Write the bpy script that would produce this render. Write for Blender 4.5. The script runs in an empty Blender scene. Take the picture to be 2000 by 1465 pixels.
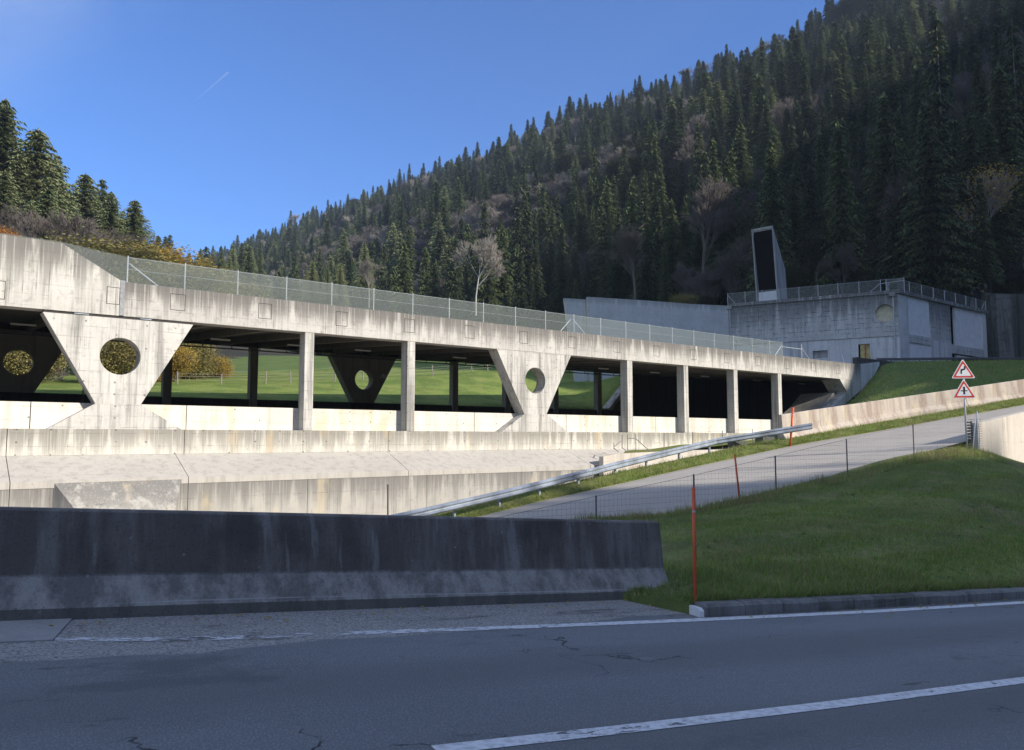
import bpy, math, random
import numpy as np
from mathutils import Vector, Matrix
R = math.radians
rnd = random.Random(7)
S = bpy.context.scene

# ------------------------------------------------------------------ camera, sky, sun, exposure
F, H0 = 1500.0, 855.0
PIT = math.atan((H0 - 732.5) / F)
cam = bpy.data.objects.new('camera', bpy.data.cameras.new('camera'))
S.collection.objects.link(cam)
cam.location = (0, 0, 1.6)
cam.rotation_euler = (R(90) + PIT, 0, 0)
cam.data.sensor_width = 36
cam.data.lens = 27.0
cam.data.clip_start = 0.1
cam.data.clip_end = 12000
S.camera = cam
SUN_H, SUN_E = R(118), R(27)          # compass heading from +Y, elevation
W = bpy.data.worlds.new('World'); S.world = W; W.use_nodes = True
nt = W.node_tree; nt.nodes.clear()
sky = nt.nodes.new('ShaderNodeTexSky'); sky.sky_type = 'NISHITA'; sky.sun_disc = False
sky.sun_elevation = SUN_E; sky.sun_rotation = SUN_H
sky.altitude = 900; sky.air_density = 1.0; sky.dust_density = 0.25; sky.ozone_density = 3.0
hs = nt.nodes.new('ShaderNodeMix'); hs.data_type = 'RGBA'; hs.blend_type = 'MULTIPLY'; hs.inputs[0].default_value = 1; hs.inputs[7].default_value = (.37, .60, .93, 1)
bg = nt.nodes.new('ShaderNodeBackground'); bg.inputs[1].default_value = 0.10
wo = nt.nodes.new('ShaderNodeOutputWorld')
nt.links.new(sky.outputs[0], hs.inputs[6])
# broken white cloud added left of and behind the viewer to brighten the shade; only its thin edge reaches the frame
def wn(t, **k):
    q = nt.nodes.new(t)
    for a_, b_ in k.items(): setattr(q, a_, b_)
    return q
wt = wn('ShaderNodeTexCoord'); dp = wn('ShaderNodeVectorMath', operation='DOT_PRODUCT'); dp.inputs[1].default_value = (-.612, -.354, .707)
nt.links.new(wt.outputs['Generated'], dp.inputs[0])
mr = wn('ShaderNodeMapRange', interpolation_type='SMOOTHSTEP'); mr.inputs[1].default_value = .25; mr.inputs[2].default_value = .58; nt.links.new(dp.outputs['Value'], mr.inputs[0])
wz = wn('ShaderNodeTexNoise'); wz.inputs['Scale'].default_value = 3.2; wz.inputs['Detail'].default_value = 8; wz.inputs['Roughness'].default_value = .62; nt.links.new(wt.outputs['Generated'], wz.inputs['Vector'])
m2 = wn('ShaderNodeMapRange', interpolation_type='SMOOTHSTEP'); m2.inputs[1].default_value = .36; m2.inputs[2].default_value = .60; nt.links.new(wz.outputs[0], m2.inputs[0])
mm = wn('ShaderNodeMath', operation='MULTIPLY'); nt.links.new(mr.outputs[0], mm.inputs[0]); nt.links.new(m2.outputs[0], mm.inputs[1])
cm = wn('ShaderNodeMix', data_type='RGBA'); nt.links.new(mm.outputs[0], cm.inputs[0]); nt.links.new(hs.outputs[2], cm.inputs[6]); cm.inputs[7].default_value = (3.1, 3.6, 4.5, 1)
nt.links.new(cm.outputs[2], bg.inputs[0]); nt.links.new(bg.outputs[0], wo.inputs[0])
sl = bpy.data.lights.new('sun', 'SUN'); sl.energy = 3.3; sl.angle = R(0.5); sl.color = (1, .94, .85)
so = bpy.data.objects.new('sun', sl); S.collection.objects.link(so)
sd = Vector((math.sin(SUN_H) * math.cos(SUN_E), math.cos(SUN_H) * math.cos(SUN_E), math.sin(SUN_E)))
so.rotation_euler = sd.to_track_quat('Z', 'Y').to_euler(); so.location = (60, -40, 80)
S.view_settings.view_transform = 'Standard'; S.view_settings.look = 'None'
S.view_settings.exposure = 1.2; S.view_settings.gamma = 1

# ------------------------------------------------------------------ site geometry
CP, SP = math.cos(PIT), math.sin(PIT)
TH = math.atan((2953 - 1000) / (F / CP))                 # heading of the gallery
UX, UY = math.sin(TH), math.cos(TH); NX, NY = -UY, UX
GD = 40.0                                                # distance camera -> gallery face
def ray(px, py):
    a = (px - 1000) / F; b = -(py - 732.5) / F
    d = (a, CP - b * SP, SP + b * CP); return d[0] / d[1], d[2] / d[1]
def at(px, py, Y):
    dx, dz = ray(px, py); return Vector((dx * Y, Y, 1.6 + dz * Y))
def plane(px, py, a, b, c):                              # z = a x + b y + c
    dx, dz = ray(px, py); t = (c - 1.6) / (dz - a * dx - b); return Vector((dx * t, t, 1.6 + dz * t))
def gp(s, n): return UX * s + NX * (GD + n), UY * s + NY * (GD + n)
def sn(x, y): return UX * x + UY * y, NX * x + NY * y - GD
GF = Matrix.Translation((NX * GD, NY * GD, 0)) @ Matrix.Rotation(math.pi / 2 - TH, 4, 'Z')   # gallery frame: x=along, y=behind
BH = math.atan2(.883, .467); BU = Vector((.8840, .4675, 0)); BV = Vector((-.4675, .8840, 0))
NF = Matrix.Rotation(math.pi / 2 - BH, 4, 'Z')           # near road frame (u, v)
def zr(x, y): return -.067 * (.884 * x + .4675 * y)
RA, RB, RC = .1088, .0711, -3.016                        # ramp plane
def zramp(x, y): return RA * x + RB * y + RC
def onroad(px, py): return plane(px, py, -.067 * .884, -.067 * .4675, 0)
def onramp(px, py, up=0): return plane(px, py, RA, RB, RC + up)
ID = Matrix.Identity(4)

# ------------------------------------------------------------------ material helpers
class NT:
    def __init__(s, name):
        s.m = bpy.data.materials.new(name); s.m.use_nodes = True; s.t = s.m.node_tree; s.t.nodes.clear()
        s.out = s.n('ShaderNodeOutputMaterial'); s.p = s.n('ShaderNodeBsdfPrincipled'); s.l(s.p.outputs[0], s.out.inputs[0])
        s.tc = s.n('ShaderNodeTexCoord'); s.co = s.tc.outputs['Object']
        s.p.inputs['Roughness'].default_value = .85
        s.p.inputs['Specular IOR Level'].default_value = .25
    def n(s, t): return s.t.nodes.new(t)
    def l(s, a, b): s.t.links.new(a, b)
    def put(s, inp, v):
        if hasattr(v, 'is_linked') or isinstance(v, bpy.types.NodeSocket): s.l(v, inp)
        else: inp.default_value = v
    def map(s, sc, loc=(0, 0, 0), co=None):
        m = s.n('ShaderNodeMapping'); m.inputs['Scale'].default_value = sc; m.inputs['Location'].default_value = loc
        s.l(co or s.co, m.inputs[0]); return m.outputs[0]
    def noise(s, scale, detail=4, sc=(1, 1, 1), rough=.55, dist=0, loc=(0, 0, 0), co=None):
        q = s.n('ShaderNodeTexNoise'); q.inputs['Scale'].default_value = scale; q.inputs['Detail'].default_value = detail
        q.inputs['Roughness'].default_value = rough; q.inputs['Distortion'].default_value = dist
        s.l(s.map(sc, loc, co), q.inputs['Vector']); return q.outputs[0]
    def ramp(s, v, a, b, lo=0.0, hi=1.0):
        r = s.n('ShaderNodeMapRange'); r.clamp = True; s.l(v, r.inputs[0])
        for i, k in zip((1, 2, 3, 4), (a, b, lo, hi)): r.inputs[i].default_value = k
        r.interpolation_type = 'SMOOTHSTEP'; return r.outputs[0]
    def math(s, op, a, b=0.0, c=0.0):
        q = s.n('ShaderNodeMath'); q.operation = op; s.put(q.inputs[0], a); s.put(q.inputs[1], b)
        if op in ('MULTIPLY_ADD',): s.put(q.inputs[2], c)
        return q.outputs[0]
    def mix(s, f, a, b, mode='MIX'):
        q = s.n('ShaderNodeMix'); q.data_type = 'RGBA'; q.blend_type = mode
        s.put(q.inputs[0], f)
        for i, v in ((6, a), (7, b)):
            if isinstance(v, tuple): q.inputs[i].default_value = (*v[:3], 1)
            else: s.l(v, q.inputs[i])
        return q.outputs[2]
    def sep(s, co=None):
        q = s.n('ShaderNodeSeparateXYZ'); s.l(co or s.co, q.inputs[0]); return q.outputs
    def comb(s, x, y, z):
        q = s.n('ShaderNodeCombineXYZ'); s.put(q.inputs[0], x); s.put(q.inputs[1], y); s.put(q.inputs[2], z); return q.outputs[0]
    def bump(s, h, strength=.3, dist=.02):
        b = s.n('ShaderNodeBump'); b.inputs['Strength'].default_value = strength; b.inputs['Distance'].default_value = dist
        s.l(h, b.inputs['Height']); s.l(b.outputs[0], s.p.inputs['Normal'])
    def col(s, c): s.put(s.p.inputs['Base Color'], c if not isinstance(c, tuple) else (*c[:3], 1))
    def alpha(s, fac):      # fac 1 = solid
        tr = s.n('ShaderNodeBsdfTransparent'); mx = s.n('ShaderNodeMixShader')
        s.l(fac, mx.inputs[0]); s.l(tr.outputs[0], mx.inputs[1]); s.l(s.p.outputs[0], mx.inputs[2]); s.l(mx.outputs[0], s.out.inputs[0])

def concrete(name, light, dark, streak=.6, lines=.5, top=None, panel=(2.2, .55), warm=None, ystreak=2.2, moss=0.0, seed=0, base=None, blot=(.42, .68), holes=0.0, joint=.012):
    t = NT(name); x, y, z = t.sep()[:3]
    L = (seed * 3.1, seed * 1.7, seed)
    blo = t.ramp(t.noise(.35, 6, loc=L, rough=.6), *blot)
    c = t.mix(blo, light, tuple(light[i] * .80 + dark[i] * .20 for i in range(3)))
    st = t.noise(1.0, 6, sc=(ystreak, ystreak, .10), loc=L, rough=.65)
    stm = t.ramp(st, .46, .66)
    if top is not None:      # rain streaks run down from the coping: (z_top, reach)
        g = t.ramp(z, top[0] - top[1], top[0] - .05)
        gg = t.math('MULTIPLY_ADD', g, .85, .18)
        stm = t.ramp(t.math('MULTIPLY_ADD', g, .19, st), .50, .66); stm = t.math('MULTIPLY', stm, gg)
    c = t.mix(t.math('MULTIPLY', stm, streak), c, dark)
    st2 = t.ramp(t.noise(1.0, 4, sc=(ystreak * 3.3, ystreak * 3.3, .35), loc=(5 + L[0], 3, 1)), .55, .72)
    c = t.mix(t.math('MULTIPLY', st2, streak * .45), c, dark)
    # fine sharp runs of soot and lime, broken up by height
    st3 = t.noise(1.0, 3, sc=(ystreak * 9, ystreak * 9, .22), loc=(2 + L[0], 6, 3), rough=.5)
    brk3 = t.ramp(t.noise(.7, 4, sc=(1.2, 1.2, .8), loc=(L[0], 11, 5)), .44, .60)
    c = t.mix(t.math('MULTIPLY', t.math('MULTIPLY', t.ramp(st3, .55, .66), brk3), streak * .60), c, tuple(d * .75 for d in dark))
    c = t.mix(t.math('MULTIPLY', t.math('MULTIPLY', t.ramp(st3, .42, .36), t.ramp(st, .40, .52)), streak * .35), c, tuple(min(.8, l_ * 1.18) for l_ in light))
    grime = t.ramp(t.noise(2.6, 8, loc=(L[0], 2, 9), rough=.72), .52, .66)
    c = t.mix(t.math('MULTIPLY', grime, streak * .38), c, dark)
    if warm:
        w = t.ramp(t.noise(.55, 4, sc=(1.6, 1.6, .5), loc=(9, 2 + L[1], 4)), .56, .70)
        c = t.mix(t.math('MULTIPLY', w, .5), c, warm)
    if base:                 # splash zone dirt near the foot: (z, reach)
        gb = t.ramp(t.math('MULTIPLY_ADD', t.noise(2, 4), .5, z), base[0] + base[1], base[0])
        c = t.mix(t.math('MULTIPLY', gb, .5), c, dark)
    bx = t.n('ShaderNodeTexBrick'); bx.inputs['Scale'].default_value = 1
    bx.inputs['Brick Width'].default_value = panel[0]; bx.inputs['Row Height'].default_value = panel[1]
    bx.inputs['Mortar Size'].default_value = joint; bx.inputs['Mortar Smooth'].default_value = .5
    bx.inputs['Color1'].default_value = (1, 1, 1, 1); bx.inputs['Color2'].default_value = (.90, .90, .90, 1); bx.inputs['Mortar'].default_value = (0, 0, 0, 1)
    t.l(t.comb(t.math('ADD', x, y), z, 0.0), bx.inputs['Vector'])
    brk = t.ramp(t.noise(1.3, 3, loc=(1, 7, 2)), .42, .62)
    mf = t.math('MULTIPLY', bx.outputs['Fac'], t.math('MULTIPLY', brk, lines))
    c = t.mix(t.math('MULTIPLY', mf, 1.0), c, tuple(d * .45 for d in dark))
    tone = t.mix(lines * .8, (1, 1, 1), bx.outputs['Color']); 
    tone2 = t.mix(bx.outputs['Fac'], tone, (1, 1, 1))
    c = t.mix(1.0, c, tone2, 'MULTIPLY')
    gr = t.noise(28, 5, rough=.7)
    c = t.mix(t.ramp(gr, .40, .75, 0, .28), c, dark)
    pit = t.n('ShaderNodeTexVoronoi'); pit.inputs['Scale'].default_value = 1.6; t.l(t.co, pit.inputs['Vector'])
    c = t.mix(t.ramp(pit.outputs['Distance'], .035, .06, .55, 0), c, tuple(d * .5 for d in dark))
    if holes:
        def cell(v, p_): return t.math('MULTIPLY', t.math('SUBTRACT', t.math('FRACT', t.math('DIVIDE', v, p_)), .5), p_)
        hx_, hz_ = cell(t.math('ADD', x, y), 1.31), cell(z, .56)
        dd_ = t.math('SQRT', t.math('ADD', t.math('MULTIPLY', hx_, hx_), t.math('MULTIPLY', hz_, hz_)))
        c = t.mix(t.math('MULTIPLY', t.math('MULTIPLY', t.ramp(dd_, .030, .055, 1, 0), t.ramp(t.noise(1.9, 2, loc=(8, 8, 8)), .47, .52)), holes), c, tuple(d * .5 for d in dark))
    if moss:
        mm = t.ramp(t.noise(.8, 6, loc=(4, 4, 4), rough=.7), .52, .62)
        c = t.mix(t.math('MULTIPLY', mm, moss), c, (.05, .055, .03))
    t.col(c); t.p.inputs['Roughness'].default_value = .92
    t.bump(t.math('ADD', t.math('MULTIPLY', gr, .6), t.math('MULTIPLY', bx.outputs['Fac'], -.8)), .5, .012)
    return t.m

def plain(name, c, rough=.6, metal=0.0, var=.15, spec=.3, scale=6):
    t = NT(name); n = t.noise(scale, 4)
    t.col(t.mix(t.ramp(n, .35, .7), tuple(k * (1 + var) for k in c), tuple(k * (1 - var) for k in c)))
    t.p.inputs['Roughness'].default_value = rough; t.p.inputs['Metallic'].default_value = metal; t.p.inputs['Specular IOR Level'].default_value = spec
    return t.m

def meshwire(name, c, pitch, wire, diag=True, u='x', metal=.0):
    t = NT(name); x, y, z = t.sep()[:3]
    if diag:
        a = t.math('ADD', x, z); b = t.math('SUBTRACT', x, z)
    else:
        a, b = x, z
    def lin(v):
        f = t.math('FRACT', t.math('DIVIDE', v, pitch)); return t.math('LESS_THAN', f, wire / pitch)
    t.col(c); t.p.inputs['Roughness'].default_value = .5; t.p.inputs['Metallic'].default_value = metal
    t.alpha(t.math('MAXIMUM', lin(a), lin(b))); return t.m

def foliage(name, c1, c2, warm=None, trans=.15, wamt=.35):
    t = NT(name); oi = t.n('ShaderNodeObjectInfo')
    rv = oi.outputs['Random']
    c = t.mix(rv, c1, c2)
    cl = t.ramp(t.noise(.55, 4), .35, .65)
    c = t.mix(t.math('MULTIPLY', cl, .4), c, tuple(k * .6 for k in c1))
    if warm: c = t.mix(t.math('MULTIPLY', t.ramp(t.noise(1.7, 3, loc=(3, 3, 3)), .45, .62), wamt), c, warm)
    t.col(c); t.p.inputs['Roughness'].default_value = .8; t.p.inputs['Specular IOR Level'].default_value = .15
    if trans:
        tl = t.n('ShaderNodeBsdfTranslucent'); mx = t.n('ShaderNodeMixShader'); mx.inputs[0].default_value = trans
        t.l(c, tl.inputs[0]); t.l(t.p.outputs[0], mx.inputs[1]); t.l(tl.outputs[0], mx.inputs[2]); t.l(mx.outputs[0], t.out.inputs[0])
    return t.m

def grassmat(name, c1, c2, dry, scale=1.0):
    t = NT(name)
    n1 = t.ramp(t.noise(.35 * scale, 5, rough=.6), .38, .62); n2 = t.noise(6 * scale, 6, rough=.7)
    c = t.mix(n1, c1, c2); c = t.mix(t.ramp(t.noise(.9 * scale, 5, loc=(5, 1, 2)), .52, .68, 0, .7), c, dry)
    c = t.mix(t.ramp(n2, .45, .7, 0, .6), c, tuple(k * .4 for k in c1))
    t.col(c); t.p.inputs['Roughness'].default_value = .9; t.p.inputs['Specular IOR Level'].default_value = .1
    t.bump(n2, .8, .06); return t.m

M = {}
M['beam'] = concrete('weathered_beam_concrete', (.56, .53, .475), (.16, .15, .135), streak=.95, lines=.45, top=(9.02, 1.75), panel=(2.6, .41), ystreak=2.0, blot=(.4, .6))
M['beamhi'] = concrete('tall_beam_concrete', (.60, .57, .505), (.18, .17, .15), streak=.95, lines=.35, top=(10.5, 3.0), panel=(2.2, .5), ystreak=1.5)
M['vee'] = concrete('support_concrete', (.60, .57, .51), (.22, .21, .19), streak=.9, lines=.6, panel=(1.9, .52), ystreak=1.9, seed=2, holes=.8)
M['pale'] = concrete('pale_parapet_concrete', (.72, .675, .59), (.36, .32, .25), streak=.35, lines=.45, panel=(3.1, .6), warm=(.60, .46, .26), seed=3, base=(2.0, .25), holes=.9)
M['band'] = concrete('band_concrete', (.62, .585, .51), (.24, .225, .19), streak=.85, lines=.55, panel=(1.5, .6), warm=(.52, .40, .24), seed=4, top=(2.0, 1.6), ystreak=2.6, holes=.9)
M['apron'] = concrete('apron_concrete', (.47, .435, .38), (.30, .28, .25), streak=.6, lines=.2, panel=(5, 1.2), seed=5, ystreak=2.4)
M['low'] = concrete('lower_wall_concrete', (.43, .405, .355), (.18, .17, .155), streak=.9, lines=.45, panel=(2.4, 1.2), warm=(.55, .45, .28), seed=6, top=(-.2, 2.4), ystreak=1.8)
M['inner'] = concrete('sooty_inner_concrete', (.10, .095, .09), (.05, .047, .045), streak=.6, lines=.3, seed=7)  # interior shade is put into this dark base colour
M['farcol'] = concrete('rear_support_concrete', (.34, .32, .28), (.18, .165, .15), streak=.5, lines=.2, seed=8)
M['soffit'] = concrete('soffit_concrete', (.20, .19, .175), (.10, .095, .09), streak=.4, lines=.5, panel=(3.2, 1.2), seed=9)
M['bld'] = concrete('building_concrete', (.64, .635, .61), (.10, .10, .10), streak=.75, lines=.95, panel=(2.0, .62), top=(19.8, 5.5), ystreak=1.7, seed=10, blot=(.35, .6), joint=.035)
M['bldwhite'] = plain('white_infill_plaster', (.76, .75, .76), .9, var=.06, scale=1.2)
M['bldlow'] = concrete('pale_building_base', (.72, .71, .70), (.27, .27, .26), streak=.5, lines=.6, panel=(2.0, .9), seed=11)
M['wing'] = concrete('wing_wall_concrete', (.62, .61, .58), (.27, .265, .25), streak=.6, lines=.55, panel=(2.6, .6), seed=12, top=(19.7, 1.2))
M['cowl'] = concrete('vent_tower_concrete', (.42, .41, .39), (.18, .17, .16), streak=.7, lines=.3, panel=(1.5, 1.5), seed=13)
M['ramp_wall'] = concrete('ramp_barrier_concrete', (.46, .405, .34), (.24, .17, .135), streak=.75, lines=.0, warm=(.66, .56, .38), seed=14, ystreak=1.6)
M['retain'] = concrete('retaining_concrete', (.60, .545, .465), (.36, .31, .255), streak=.6, lines=.5, panel=(3.6, 1.4), warm=(.55, .42, .32), seed=15, ystreak=1.8)
M['stone'] = concrete('old_dark_wall', (.11, .115, .10), (.035, .037, .03), streak=.8, lines=.8, panel=(1.0, .5), moss=.6, seed=16)
M['butt'] = concrete('dim_buttress', (.20, .20, .19), (.07, .07, .065), streak=.8, lines=.5, moss=.5, seed=17)
M['dark'] = plain('deep_black_void', (.008, .008, .008), 1, spec=0)  # near black, stands in for unlit depth behind openings
M['steel'] = plain('galvanised_steel', (.26, .29, .33), .5, .2, var=.25, scale=2)
M['steelwhite'] = plain('pale_galvanised_post', (.46, .48, .50), .5, .1, var=.1)
M['iron'] = plain('dull_iron_post', (.16, .15, .155), .6, .3)
M['rust'] = plain('rusty_steel', (.20, .12, .09), .8)
M['orange'] = plain('faded_orange_paint', (.62, .10, .035), .5, var=.12, spec=.4)
M['red'] = plain('red_paint', (.60, .06, .04), .5)
M['chain'] = meshwire('chain_link', (.19, .22, .205), .09, .019)
M['chain_bld'] = meshwire('roof_chain_link', (.30, .32, .31), .085, .013)
M['field_wire'] = meshwire('field_wire', (.20, .20, .21), .15, .0045, diag=False)
M['blackjoint'] = plain('joint_and_gap_black', (.05, .045, .04), .9)
M['white'] = plain('white_paint', (.75, .75, .74), .5, var=.05)
M['fit'] = plain('lamp_housing', (.70, .70, .68), .4, var=.05)
M['wood'] = plain('grey_timber', (.22, .20, .175), .9)
M['spruce'] = foliage('spruce_needles', (.026, .048, .030), (.10, .135, .050), warm=(.18, .17, .06), wamt=.5)  # warm patches paint sunlit tips into the needles
M['spruce2'] = foliage('sunny_spruce_needles', (.17, .215, .10), (.21, .235, .11), warm=(.26, .24, .11), wamt=.6)  # brighter copy of the needles, sunlight put into the colour
M['bark'] = plain('spruce_bark', (.075, .06, .05), .95)
M['twig'] = foliage('bare_twigs', (.115, .098, .088), (.155, .13, .112), trans=0)
M['palebark'] = plain('pale_bark', (.36, .34, .31), .9, scale=2)
M['paletwig'] = foliage('pale_twigs', (.27, .235, .20), (.33, .29, .24), trans=0)
M['leafy'] = foliage('yellow_leaves', (.52, .38, .09), (.44, .34, .10), warm=(.52, .27, .06), trans=.3)
M['leafg'] = foliage('turning_leaves', (.22, .22, .08), (.31, .27, .10), warm=(.34, .23, .09), trans=.3)
M['leafr'] = foliage('orange_leaves', (.50, .20, .06), (.48, .30, .07), warm=(.42, .10, .05), trans=.3)
M['leafd'] = foliage('dull_green_leaves', (.035, .048, .022), (.06, .065, .025), warm=(.11, .085, .03), trans=.2)
M['meadow'] = grassmat('meadow_grass', (.12, .17, .04), (.20, .25, .06), (.25, .235, .09), .8)
M['mound'] = grassmat('mound_turf', (.115, .145, .05), (.20, .225, .07), (.25, .195, .115), 1.0)
M['slope'] = grassmat('slope_turf', (.10, .15, .045), (.13, .18, .05), (.17, .16, .08), .7)
M['vergeg'] = grassmat('verge_turf', (.14, .18, .045), (.19, .20, .06), (.22, .19, .09), 1.5)

def forestfloor():
    t = NT('forest_floor'); n = t.ramp(t.noise(.05, 6), .4, .6)
    c = t.mix(n, (.028, .026, .018), (.05, .042, .032)); c = t.mix(t.ramp(t.noise(.4, 5), .45, .7), c, (.03, .035, .015))
    t.col(c); return t.m
M['floor'] = forestfloor()

def asphalt(name, base, var, blue=0, cracks=True, worn=None):
    t = NT(name); x, y, z = t.sep()[:3]
    c = t.mix(t.ramp(t.noise(.25, 5, sc=(.35, 1.2, 1)), .35, .65), base, tuple(k * var for k in base))
    c = t.mix(t.ramp(t.noise(1.1, 6, sc=(.5, 1.6, 1), loc=(2, 5, 0), rough=.65), .50, .72, 0, .45), c, tuple(k * .62 for k in base))
    g = t.n('ShaderNodeTexVoronoi'); g.inputs['Scale'].default_value = 55; t.l(t.co, g.inputs['Vector'])
    c = t.mix(t.ramp(g.outputs['Distance'], .0, .5, .45, 0), c, tuple(min(.6, k * 2.0) for k in base))
    fine = t.noise(75, 3, rough=.7)
    c = t.mix(t.ramp(fine, .52, .75, 0, .55), c, tuple(k * .42 for k in base))
    hgt = t.math('ADD', g.outputs['Distance'], fine)
    if cracks:
        wv = t.n('ShaderNodeVectorMath'); wv.operation = 'ADD'; t.l(t.map((1, 1, 1)), wv.inputs[0])
        nn = t.n('ShaderNodeTexNoise'); nn.inputs['Scale'].default_value = 2.2; nn.inputs['Detail'].default_value = 5
        t.l(t.co, nn.inputs['Vector']); sc = t.n('ShaderNodeVectorMath'); sc.operation = 'SCALE'; sc.inputs['Scale'].default_value = .9
        t.l(nn.outputs['Color'], sc.inputs[0]); t.l(sc.outputs[0], wv.inputs[1])
        v = t.n('ShaderNodeTexVoronoi'); v.feature = 'DISTANCE_TO_EDGE'; v.inputs['Scale'].default_value = .85; t.l(wv.outputs[0], v.inputs['Vector'])
        cr = t.ramp(v.outputs['Distance'], .004, .014, 1, 0)
        msk = t.ramp(t.noise(.75, 4, loc=(11.4, 3, 0)), .55, .62)
        crm = t.math('MULTIPLY', cr, msk)
        c = t.mix(t.math('MULTIPLY', crm, .85), c, (.012, .012, .014))
        hgt = t.math('SUBTRACT', hgt, t.math('MULTIPLY', crm, 2))
        tar = t.ramp(t.noise(3.2, 6, sc=(.30, 1.5, 1), loc=(1, 8, 3), rough=.7), .63, .70)
        c = t.mix(t.math('MULTIPLY', tar, .5), c, (.018, .019, .022))
    if worn: c = worn(t, c, x, y)
    t.col(c); t.p.inputs['Roughness'].default_value = .88; t.p.inputs['Specular IOR Level'].default_value = .3
    t.bump(hgt, .55, .008); return t.m
def worn_near(t, c, x, y):
    # old pale surfacing between the kerb line and the barrier, its edge ragged and drifting outwards to the left
    # wheel tracks polished a little paler, oil-dark strip between them
    wtk = t.math('SINE', t.math('MULTIPLY', t.math('ADD', y, t.math('MULTIPLY', t.noise(.35, 2), .5)), 3.6))
    c = t.mix(t.ramp(wtk, -.6, 1, 0, .42), c, (.12, .118, .118))
    st_ = t.ramp(t.noise(.55, 7, sc=(.7, 1.3, 1), loc=(21, 4, 0), rough=.72), .56, .66, 0, .55)
    c = t.mix(st_, c, (.095, .094, .096))
    c = t.mix(t.ramp(t.noise(.8, 7, sc=(.5, 1.3, 1), loc=(3, 14, 0), rough=.75), .60, .70, 0, .4), c, (.30, .30, .30))
    e = t.math('MULTIPLY_ADD', t.noise(.9, 5), .5, y)
    e = t.math('SUBTRACT', e, t.math('MULTIPLY', x, .085))
    f = t.ramp(e, 6.70, 6.76)
    old = t.mix(t.ramp(t.noise(42, 4, rough=.75), .42, .64), (.37, .355, .335), (.13, .125, .12))
    old = t.mix(t.ramp(t.noise(1.6, 6, sc=(.35, 1.4, 1), loc=(7, 7, 7), rough=.75), .54, .66, 0, .8), old, (.075, .07, .06))
    return t.mix(f, c, old)
M['asphalt'] = asphalt('near_asphalt', (.192, .20, .205), .80, worn=worn_near)
M['rampasph'] = asphalt('ramp_asphalt', (.42, .375, .32), .88, cracks=False)
M['gravel'] = asphalt('gravel', (.19, .175, .155), .7, cracks=False)
def linepaint(name, wear):
    t = NT(name); n = t.noise(7, 6, sc=(1, 3, 1), rough=.75); n2 = t.noise(.9, 3)
    t.col(t.mix(t.ramp(t.noise(20, 4), .4, .7), (.66, .66, .67), (.46, .46, .47)))
    v = t.math('MULTIPLY_ADD', n2, .5, n)
    if name.startswith('worn'): v = t.math('ADD', v, t.ramp(t.sep()[0], -1.5, 8.5, -.02, .20))
    t.alpha(t.ramp(v, wear, wear + .07)); return t.m
M['line'] = linepaint('road_line_paint', .57)
M['lineworn'] = linepaint('worn_road_line_paint', .74)

def nearbar():
    t = NT('dark_weathered_barrier'); x, y, z = t.sep()[:3]
    st = t.noise(1, 6, sc=(3.2, 3.2, .22), rough=.68)
    up = (.128, .112, .100)
    c = t.mix(t.ramp(st, .42, .66), up, (.235, .212, .192))
    c = t.mix(t.ramp(t.noise(1.4, 5, loc=(2, 2, 2)), .45, .7, 0, .6), c, (.066, .056, .048))
    c = t.mix(t.ramp(t.noise(1, 3, sc=(5.5, 5.5, .10), loc=(8, 1, 3)), .60, .68, 0, .6), c, (.30, .29, .275))
    zz = t.math('ADD', z, t.math('MULTIPLY', x, .067))
    low = t.ramp(t.math('ADD', zz, t.math('MULTIPLY', t.noise(9, 4), .03)), .395, .355)
    lc = t.mix(t.ramp(t.noise(2.2, 5, sc=(1.8, 1.8, .5), rough=.7), .38, .66), (.33, .31, .285), (.16, .15, .138))
    c = t.mix(low, c, lc)
    c = t.mix(t.ramp(zz, .105, .095, 0, .75), c, (.12, .115, .10))
    v = t.n('ShaderNodeTexVoronoi'); v.inputs['Scale'].default_value = 5; t.l(t.co, v.inputs['Vector'])
    c = t.mix(t.ramp(v.outputs['Distance'], .05, .10, .5, 0), c, (.34, .33, .31))
    g = t.noise(45, 4, rough=.7); c = t.mix(t.ramp(g, .5, .75, 0, .5), c, (.02, .02, .02))
    scr = t.math('MULTIPLY', t.ramp(t.math('ABSOLUTE', t.math('SUBTRACT', t.math('MULTIPLY_ADD', t.noise(.6, 2), .05, zz), .155)), .002, .006, 1, 0), t.ramp(t.noise(.8, 3, loc=(3, 9, 1)), .5, .6))
    c = t.mix(t.math('MULTIPLY', scr, .7), c, (.4, .4, .39))
    t.col(c); t.bump(t.math('ADD', g, t.noise(4, 4)), .6, .012); return t.m
M['nearbar'] = nearbar()

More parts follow.
